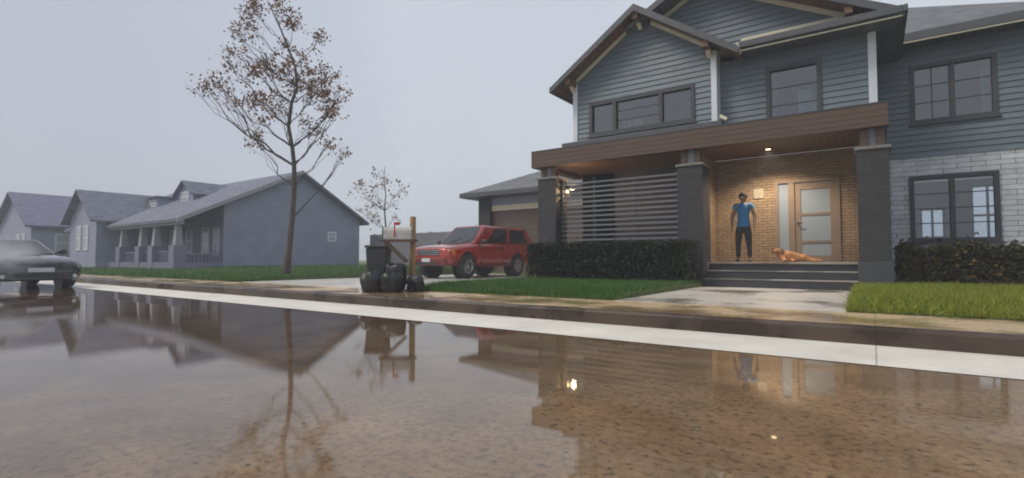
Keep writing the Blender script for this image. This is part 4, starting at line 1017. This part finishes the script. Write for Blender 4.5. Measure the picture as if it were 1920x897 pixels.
dd = MB(); slab(dd, (-58.5, 54.4, 3.3), (-29.5, 54.4, 3.3), (-32, 60, 4.7), (-56, 60, 4.7), .15); slab(dd, (-56, 60, 4.7), (-32, 60, 4.7), (-29.5, 65.6, 3.3), (-58.5, 65.6, 3.3), .15); dd.build('roof', M['far_roof'], B3)
FN = thing('fence', 'long weathered grey board fence running back between the bungalow and the garage', 'fence', (-20, 22, .3))
mb = MB(); x = -26.9
while x < -13.8: mb.box(x, x + .145, 22, 22.025, .3, 2.38 - .02 * random.random()); x += .152
mb.build('boards', M['fence'], FN)
for k in range(6): MB().box(-26.6 + k * 2.5, -26.5 + k * 2.5, 22.03, 22.13, .2, 2.42).build('post', M['fence'], FN)
mb = MB(); mb.box(-26.9, -13.8, 22.026, 22.06, .7, .79); mb.box(-26.9, -13.8, 22.026, 22.06, 1.9, 1.99); mb.build('rail', M['fence'], FN)

# ------------------------------------------------------------------ person and dog
def skin_mesh(nodes, edges, sub=2):
    names = list(nodes); me = bpy.data.meshes.new('sk')
    me.from_pydata([nodes[k][0] for k in names], [(names.index(a), names.index(b)) for a, b in edges], [])
    o = bpy.data.objects.new('sk', me); COL.objects.link(o)
    m = o.modifiers.new('s', 'SKIN'); m.use_smooth_shade = True
    for i, k in enumerate(names):
        r = nodes[k][1]; r = r if hasattr(r, '__len__') else (r, r)
        me.skin_vertices[0].data[i].radius = r; me.skin_vertices[0].data[i].use_root = (i == 0)
    s = o.modifiers.new('d', 'SUBSURF'); s.levels = sub; s.render_levels = sub
    dg = bpy.context.evaluated_depsgraph_get(); dg.update()
    out = bpy.data.meshes.new_from_object(o.evaluated_get(dg)); bpy.data.objects.remove(o); return out
PB = Vector((-2.53, 13.2, .70))
P = thing('person', 'person in blue top and dark trousers standing on the porch', 'person', PB)
def w3(x, y, z): return tuple(PB + Vector((x, y, z)))
# y negative = towards the street
nod = {'pelvis': (w3(0, 0, .90), (.13, .09)), 'belly': (w3(0, -.005, 1.05), (.105, .08)), 'chest': (w3(0, 0, 1.22), (.125, .09)), 'up': (w3(0, .01, 1.34), (.10, .07)), 'neck': (w3(0, .005, 1.42), .045), 'head': (w3(0, -.01, 1.50), .05)}
ed = [('pelvis', 'belly'), ('belly', 'chest'), ('chest', 'up'), ('up', 'neck'), ('neck', 'head')]
for s, n in ((1, 'r'), (-1, 'l')):
    nod |= {n + 'sh': (w3(s * .155, .01, 1.34), .058), n + 'el': (w3(s * .255, .05, 1.10), .048), n + 'wr': (w3(s * .25, -.02, .90), .034), n + 'pa': (w3(s * .248, -.045, .83), (.035, .02)),
            n + 'hip': (w3(s * .085, 0, .84), .082), n + 'kn': (w3(s * .115, -.01, .47), .052), n + 'an': (w3(s * .13, .02, .09), .036), n + 'to': (w3(s * .145, -.11, .035), (.036, .026))}
    ed += [('up', n + 'sh'), (n + 'sh', n + 'el'), (n + 'el', n + 'wr'), (n + 'wr', n + 'pa'), ('pelvis', n + 'hip'), (n + 'hip', n + 'kn'), (n + 'kn', n + 'an'), (n + 'an', n + 'to')]
body = MB().mesh_from(skin_mesh(nod, ed))
def headfn(d):
    f = 1.0
    if d.z < -.2: f *= 1 - .22 * (-d.z - .2) * (1 if d.y < .3 else 1.3)
    if d.y < -.85 and -.25 < d.z < .05: f *= 1.10                       # nose
    if d.y < -.8 and .08 < d.z < .25 and abs(d.x) > .2: f *= .96       # eye sockets
    return f
hc = Vector(w3(0, -.015, 1.545)); body.ball(hc, (.076, .095, .112), 24, 20, headfn)
body.tube([hc + Vector((0, -.085, .025)), hc + Vector((0, -.112, -.02)), hc + Vector((0, -.095, -.03))], [.008, .015, .01], 8)
for s in (1, -1):
    body.ball(hc + Vector((s * .076, .01, -.005)), (.012, .022, .032), 8, 6)
    p0 = Vector(w3(s * .248, -.045, .83))
    for k in range(4):
        u = (k - 1.5) * .017; L = (.062, .075, .07, .055)[k]; a = p0 + Vector((s * .004, u, -.01))
        body.tube([a, a + Vector((0, u * .2, -.035)), a + Vector((-s * .006, u * .25, -.035 - L * .5)), a + Vector((-s * .02, u * .25, -.03 - L))], [.009, .009, .008, .006], 6)
    body.tube([p0 + Vector((0, -.02, .02)), p0 + Vector((-s * .008, -.045, -.012)), p0 + Vector((-s * .012, -.05, -.045))], [.011, .010, .007], 6)
bo = body.build('body', M['skin'], P, smooth=60)
for s in (1, -1): MB().ball(hc + Vector((s * .03, -.083, .012)), (.010, .008, .007), 8, 6).build('eye', M['eye'], P)
MB().ball(hc + Vector((0, -.090, -.055)), (.022, .008, .006), 10, 6).build('mouth', M['red_lens'], P)
hb = MB(); hb.ball(hc + Vector((0, .010, .026)), (.094, .106, .112), 26, 20, lambda d: 1.0 if not (d.y < -.32 and d.z < -.06) else .74)
hb.tube([hc + Vector((0, .08, .06)), hc + Vector((0, .125, .03)), hc + Vector((0, .125, -.08)), hc + Vector((0, .10, -.16))], [.05, .055, .045, .015], 10)
hb.build('hair', M['hair'], P, smooth=60)
tb = MB(); rings = [(.835, .152, .116), (.90, .150, .115), (.97, .138, .106), (1.05, .126, .098), (1.13, .132, .102), (1.22, .146, .110), (1.30, .146, .100), (1.36, .128, .084), (1.405, .085, .066)]
for i_, (z_, a_, b_) in enumerate(rings):
    for k in range(32):
        t_ = 2 * math.pi * k / 32; q_ = 1 + .02 * math.sin(5 * t_ + 9 * z_) + .014 * math.sin(9 * t_ - 31 * z_)
        tb.v.append(w3(math.cos(t_) * a_ * q_, math.sin(t_) * b_ * q_ + .004, z_ + .01 * math.sin(3 * t_)))
for i_ in range(len(rings) - 1):
    for k in range(32): tb.f.append((i_ * 32 + k, i_ * 32 + (k + 1) % 32, (i_ + 1) * 32 + (k + 1) % 32, (i_ + 1) * 32 + k))
for s_ in (1, -1): tb.tube([w3(s_ * .10, .01, 1.36), w3(s_ * .165, .012, 1.345), w3(s_ * .195, .02, 1.28)], [.062, .066, .060], 14)
tb.build('top', M['blue_cloth'], P, smooth=60)
tr_ = {'p': (w3(0, 0, .96), (.124, .09)), 'q': (w3(0, 0, .87), (.135, .10))}
te = [('p', 'q')]
for s, n in ((1, 'r'), (-1, 'l')):
    tr_ |= {n + 'h': (w3(s * .092, 0, .78), .106), n + 'k': (w3(s * .118, -.01, .47), .072), n + 'a': (w3(s * .13, .02, .10), .048)}; te += [('q', n + 'h'), (n + 'h', n + 'k'), (n + 'k', n + 'a')]
MB().mesh_from(skin_mesh(tr_, te)).build('trousers', M['trouser'], P, smooth=60)
for s in (1, -1):
    sh = MB(); sh.ball(w3(s * .138, -.055, .045), (.046, .13, .046), 16, 10, lambda d: .9 if d.z < -.6 else 1); sh.build('shoe', M['shoe'], P, smooth=60)
# dog: lying on its side along the porch edge, chest to the left, hind legs stretched right
DB = Vector((-1.45, 12.72, .70)); D = thing('dog', 'tan dog lying on the porch edge in front of the door', 'dog', DB)
def d3(x, y, z): return tuple(DB + Vector((x, y, z)))
dn = {'rib': (d3(-.06, .04, .135), (.135, .13)), 'wst': (d3(.11, .05, .105), (.088, .09)), 'rump': (d3(.24, .05, .115), (.115, .10)), 'sho': (d3(-.19, .02, .15), (.13, .125)), 'nk': (d3(-.25, -.04, .20), .085), 'hd': (d3(-.28, -.10, .255), (.078, .072)), 'mz': (d3(-.33, -.20, .225), (.042, .038)), 'tl': (d3(.37, .11, .05), .024), 'tl2': (d3(.50, .20, .022), .013),
      'fe': (d3(-.17, -.12, .07), .048), 'fw': (d3(-.08, -.22, .036), .032), 'fp': (d3(-.16, -.33, .03), .033), 'ge': (d3(-.05, -.09, .06), .042), 'gw': (d3(.06, -.19, .034), .030), 'gp': (d3(.04, -.31, .03), .031),
      'hk': (d3(.25, -.09, .10), .072), 'hh': (d3(.36, -.10, .05), .036), 'hf': (d3(.47, -.17, .03), .031), 'jk': (d3(.31, .0, .07), .055), 'jh': (d3(.45, .01, .045), .032), 'jf': (d3(.57, -.06, .028), .030)}
de = [('rib', 'wst'), ('wst', 'rump'), ('rib', 'sho'), ('sho', 'nk'), ('nk', 'hd'), ('hd', 'mz'), ('rump', 'tl'), ('tl', 'tl2'), ('sho', 'fe'), ('fe', 'fw'), ('fw', 'fp'), ('rib', 'ge'), ('ge', 'gw'), ('gw', 'gp'), ('rump', 'hk'), ('hk', 'hh'), ('hh', 'hf'), ('rump', 'jk'), ('jk', 'jh'), ('jh', 'jf')]
MB().mesh_from(skin_mesh(dn, de)).build('body', M['fur'], D, smooth=60)
for k_ in (1, -1):
    e0 = Vector((-.28 + k_ * .066, -.10 + k_ * .03, .30)); MB().prism([d3(*e0), d3(*(e0 + Vector((k_ * .035, .01, -.03)))), d3(*(e0 + Vector((k_ * .03, -.03, -.12)))), d3(*(e0 + Vector((k_ * .008, -.05, -.07))))], (k_ * .014, .008, .006)).build('ear', M['fur_dark'], D, bevel=.004)
    MB().ball(d3(-.305 + k_ * .034, -.166 + k_ * .012, .272), (.010, .009, .010), 8, 6).build('eye', M['eye'], D)
MB().ball(d3(-.352, -.238, .232), (.018, .014, .013), 10, 6).build('nose', M['eye'], D)

# ------------------------------------------------------------------ steam and haze
def vol_mat(name, col, dens, aniso=0.0, cloud=None, absorb=None):
    m = bpy.data.materials.new(name); m.use_nodes = True; nt = m.node_tree; nt.nodes.clear()
    out = N(nt, 'ShaderNodeOutputMaterial'); v = N(nt, 'ShaderNodeVolumePrincipled'); v.inputs['Color'].default_value = (*col, 1); v.inputs['Density'].default_value = dens; v.inputs['Anisotropy'].default_value = aniso
    nt.links.new(v.outputs[0], out.inputs['Volume'])
    if cloud:
        tc = N(nt, 'ShaderNodeTexCoord'); ln = N(nt, 'ShaderNodeVectorMath', operation='LENGTH'); nt.links.new(tc.outputs['Object'], ln.inputs[0])
        fall = ramp(nt, ln.outputs['Value'], [(.25, 1.0), (.95, 0.0)])
        nz = ramp(nt, noise(nt, tc.outputs['Object'], 2.4, 4, .6), [(.35, .15), (.65, 1.0)])
        a = N(nt, 'ShaderNodeMath', operation='MULTIPLY'); nt.links.new(fall, a.inputs[0]); nt.links.new(nz, a.inputs[1])
        b = N(nt, 'ShaderNodeMath', operation='MULTIPLY'); b.inputs[1].default_value = dens; nt.links.new(a.outputs[0], b.inputs[0]); nt.links.new(b.outputs[0], v.inputs['Density'])
    return m
st = MB().ball((0, 0, 0), 1, 24, 16).build('steam', vol_mat('steam', (.82, .86, .9), 1.7, 0, True)); st.location = (-17.6, 3.0, .80); st.scale = (1.35, .95, .62)
tag(st, 'pale grey steam drifting over the hood of the black coupe', 'steam', kind='stuff')
hz = MB().box(-420, 300, -300, 420, -1.1, 12.5).build('haze', vol_mat('haze', (.84, .90, 1.0), .0034)); hz['kind'] = 'stuff'
hz['label'] = 'pale blue-grey rain haze filling the street'; hz['category'] = 'haze'

# ------------------------------------------------------------------ sky and sun
SUN_EL, SUN_AZ = 50, 222      # azimuth clockwise from +Y: from the street's far left, behind the camera
w = bpy.data.worlds.new('World'); SC.world = w; w.use_nodes = True; nt = w.node_tree
bg = nt.nodes['Background']; sky = N(nt, 'ShaderNodeTexSky'); sky.sky_type = 'NISHITA'; sky.sun_disc = False
sky.sun_elevation = R(SUN_EL); sky.sun_rotation = R(SUN_AZ); sky.air_density = 1.5; sky.dust_density = 6; sky.ozone_density = 1
tc = N(nt, 'ShaderNodeTexCoord')
nz = noise(nt, tc.outputs['Generated'], 1.5, 5, .5)
oc = ramp(nt, nz, [(.3, (4.95, 5.35, 6.05)), (.7, (5.65, 5.95, 6.5))])
dp = N(nt, 'ShaderNodeVectorMath', operation='DOT_PRODUCT'); nt.links.new(tc.outputs['Generated'], dp.inputs[0]); dp.inputs[1].default_value = Vector((-.965, .165, .225)).normalized()
nz2 = noise(nt, tc.outputs['Generated'], 14, 4, .5)
ad2 = N(nt, 'ShaderNodeMath', operation='MULTIPLY_ADD'); ad2.inputs[1].default_value = .007; nt.links.new(nz2, ad2.inputs[0]); nt.links.new(dp.outputs['Value'], ad2.inputs[2])
cm = ramp(nt, ad2.outputs[0], [(1.0002, 0), (1.0042, .7)])
dim = ramp(nt, dp.outputs['Value'], [(.84, (1, 1, 1)), (1.0, (.80, .79, .84))])
m5 = N(nt, 'ShaderNodeMix', data_type='RGBA', blend_type='MULTIPLY'); m5.inputs['Factor'].default_value = 1; nt.links.new(oc, m5.inputs['A']); nt.links.new(dim, m5.inputs['B'])
m6 = N(nt, 'ShaderNodeMix', data_type='RGBA'); nt.links.new(cm, m6.inputs['Factor']); nt.links.new(m5.outputs['Result'], m6.inputs['A']); m6.inputs['B'].default_value = (7.0, 6.35, 6.6, 1); oc = m6.outputs['Result']
mx = N(nt, 'ShaderNodeMix', data_type='RGBA'); mx.inputs['Factor'].default_value = .85
nt.links.new(sky.outputs[0], mx.inputs['A']); nt.links.new(oc, mx.inputs['B']); nt.links.new(mx.outputs['Result'], bg.inputs['Color'])
bg.inputs['Strength'].default_value = .1
sl_ = bpy.data.lights.new('sun', 'SUN'); sl_.energy = 1.5; sl_.angle = R(22); sl_.color = (1, .91, .77)
so_ = bpy.data.objects.new('sun', sl_); COL.objects.link(so_)
az_ = R(SUN_AZ); dirv = Vector((math.sin(az_) * math.cos(R(SUN_EL)), math.cos(az_) * math.cos(R(SUN_EL)), math.sin(R(SUN_EL))))
so_.rotation_euler = dirv.to_track_quat('Z', 'Y').to_euler(); so_.location = dirv * 60

# ------------------------------------------------------------------ camera
cam = bpy.data.cameras.new('camera'); co = bpy.data.objects.new('camera', cam); COL.objects.link(co)
cam.sensor_width = 36; cam.lens = 18; cam.clip_end = 2000; cam.clip_start = .05
co.location = (0, 0, .76); co.rotation_euler = (R(90 + 2.297), 0, R(35.21)); SC.camera = co
SC.view_settings.view_transform = 'Standard'; SC.view_settings.look = 'None'; SC.view_settings.gamma = 1; SC.view_settings.exposure = .30
SC.cycles.filter_width = 1.9
SC.cycles.volume_bounces = 1; SC.cycles.max_bounces = 8; SC.cycles.transparent_max_bounces = 12
SC.cycles.use_denoising = True
SC.cycles.volume_step_rate = 2
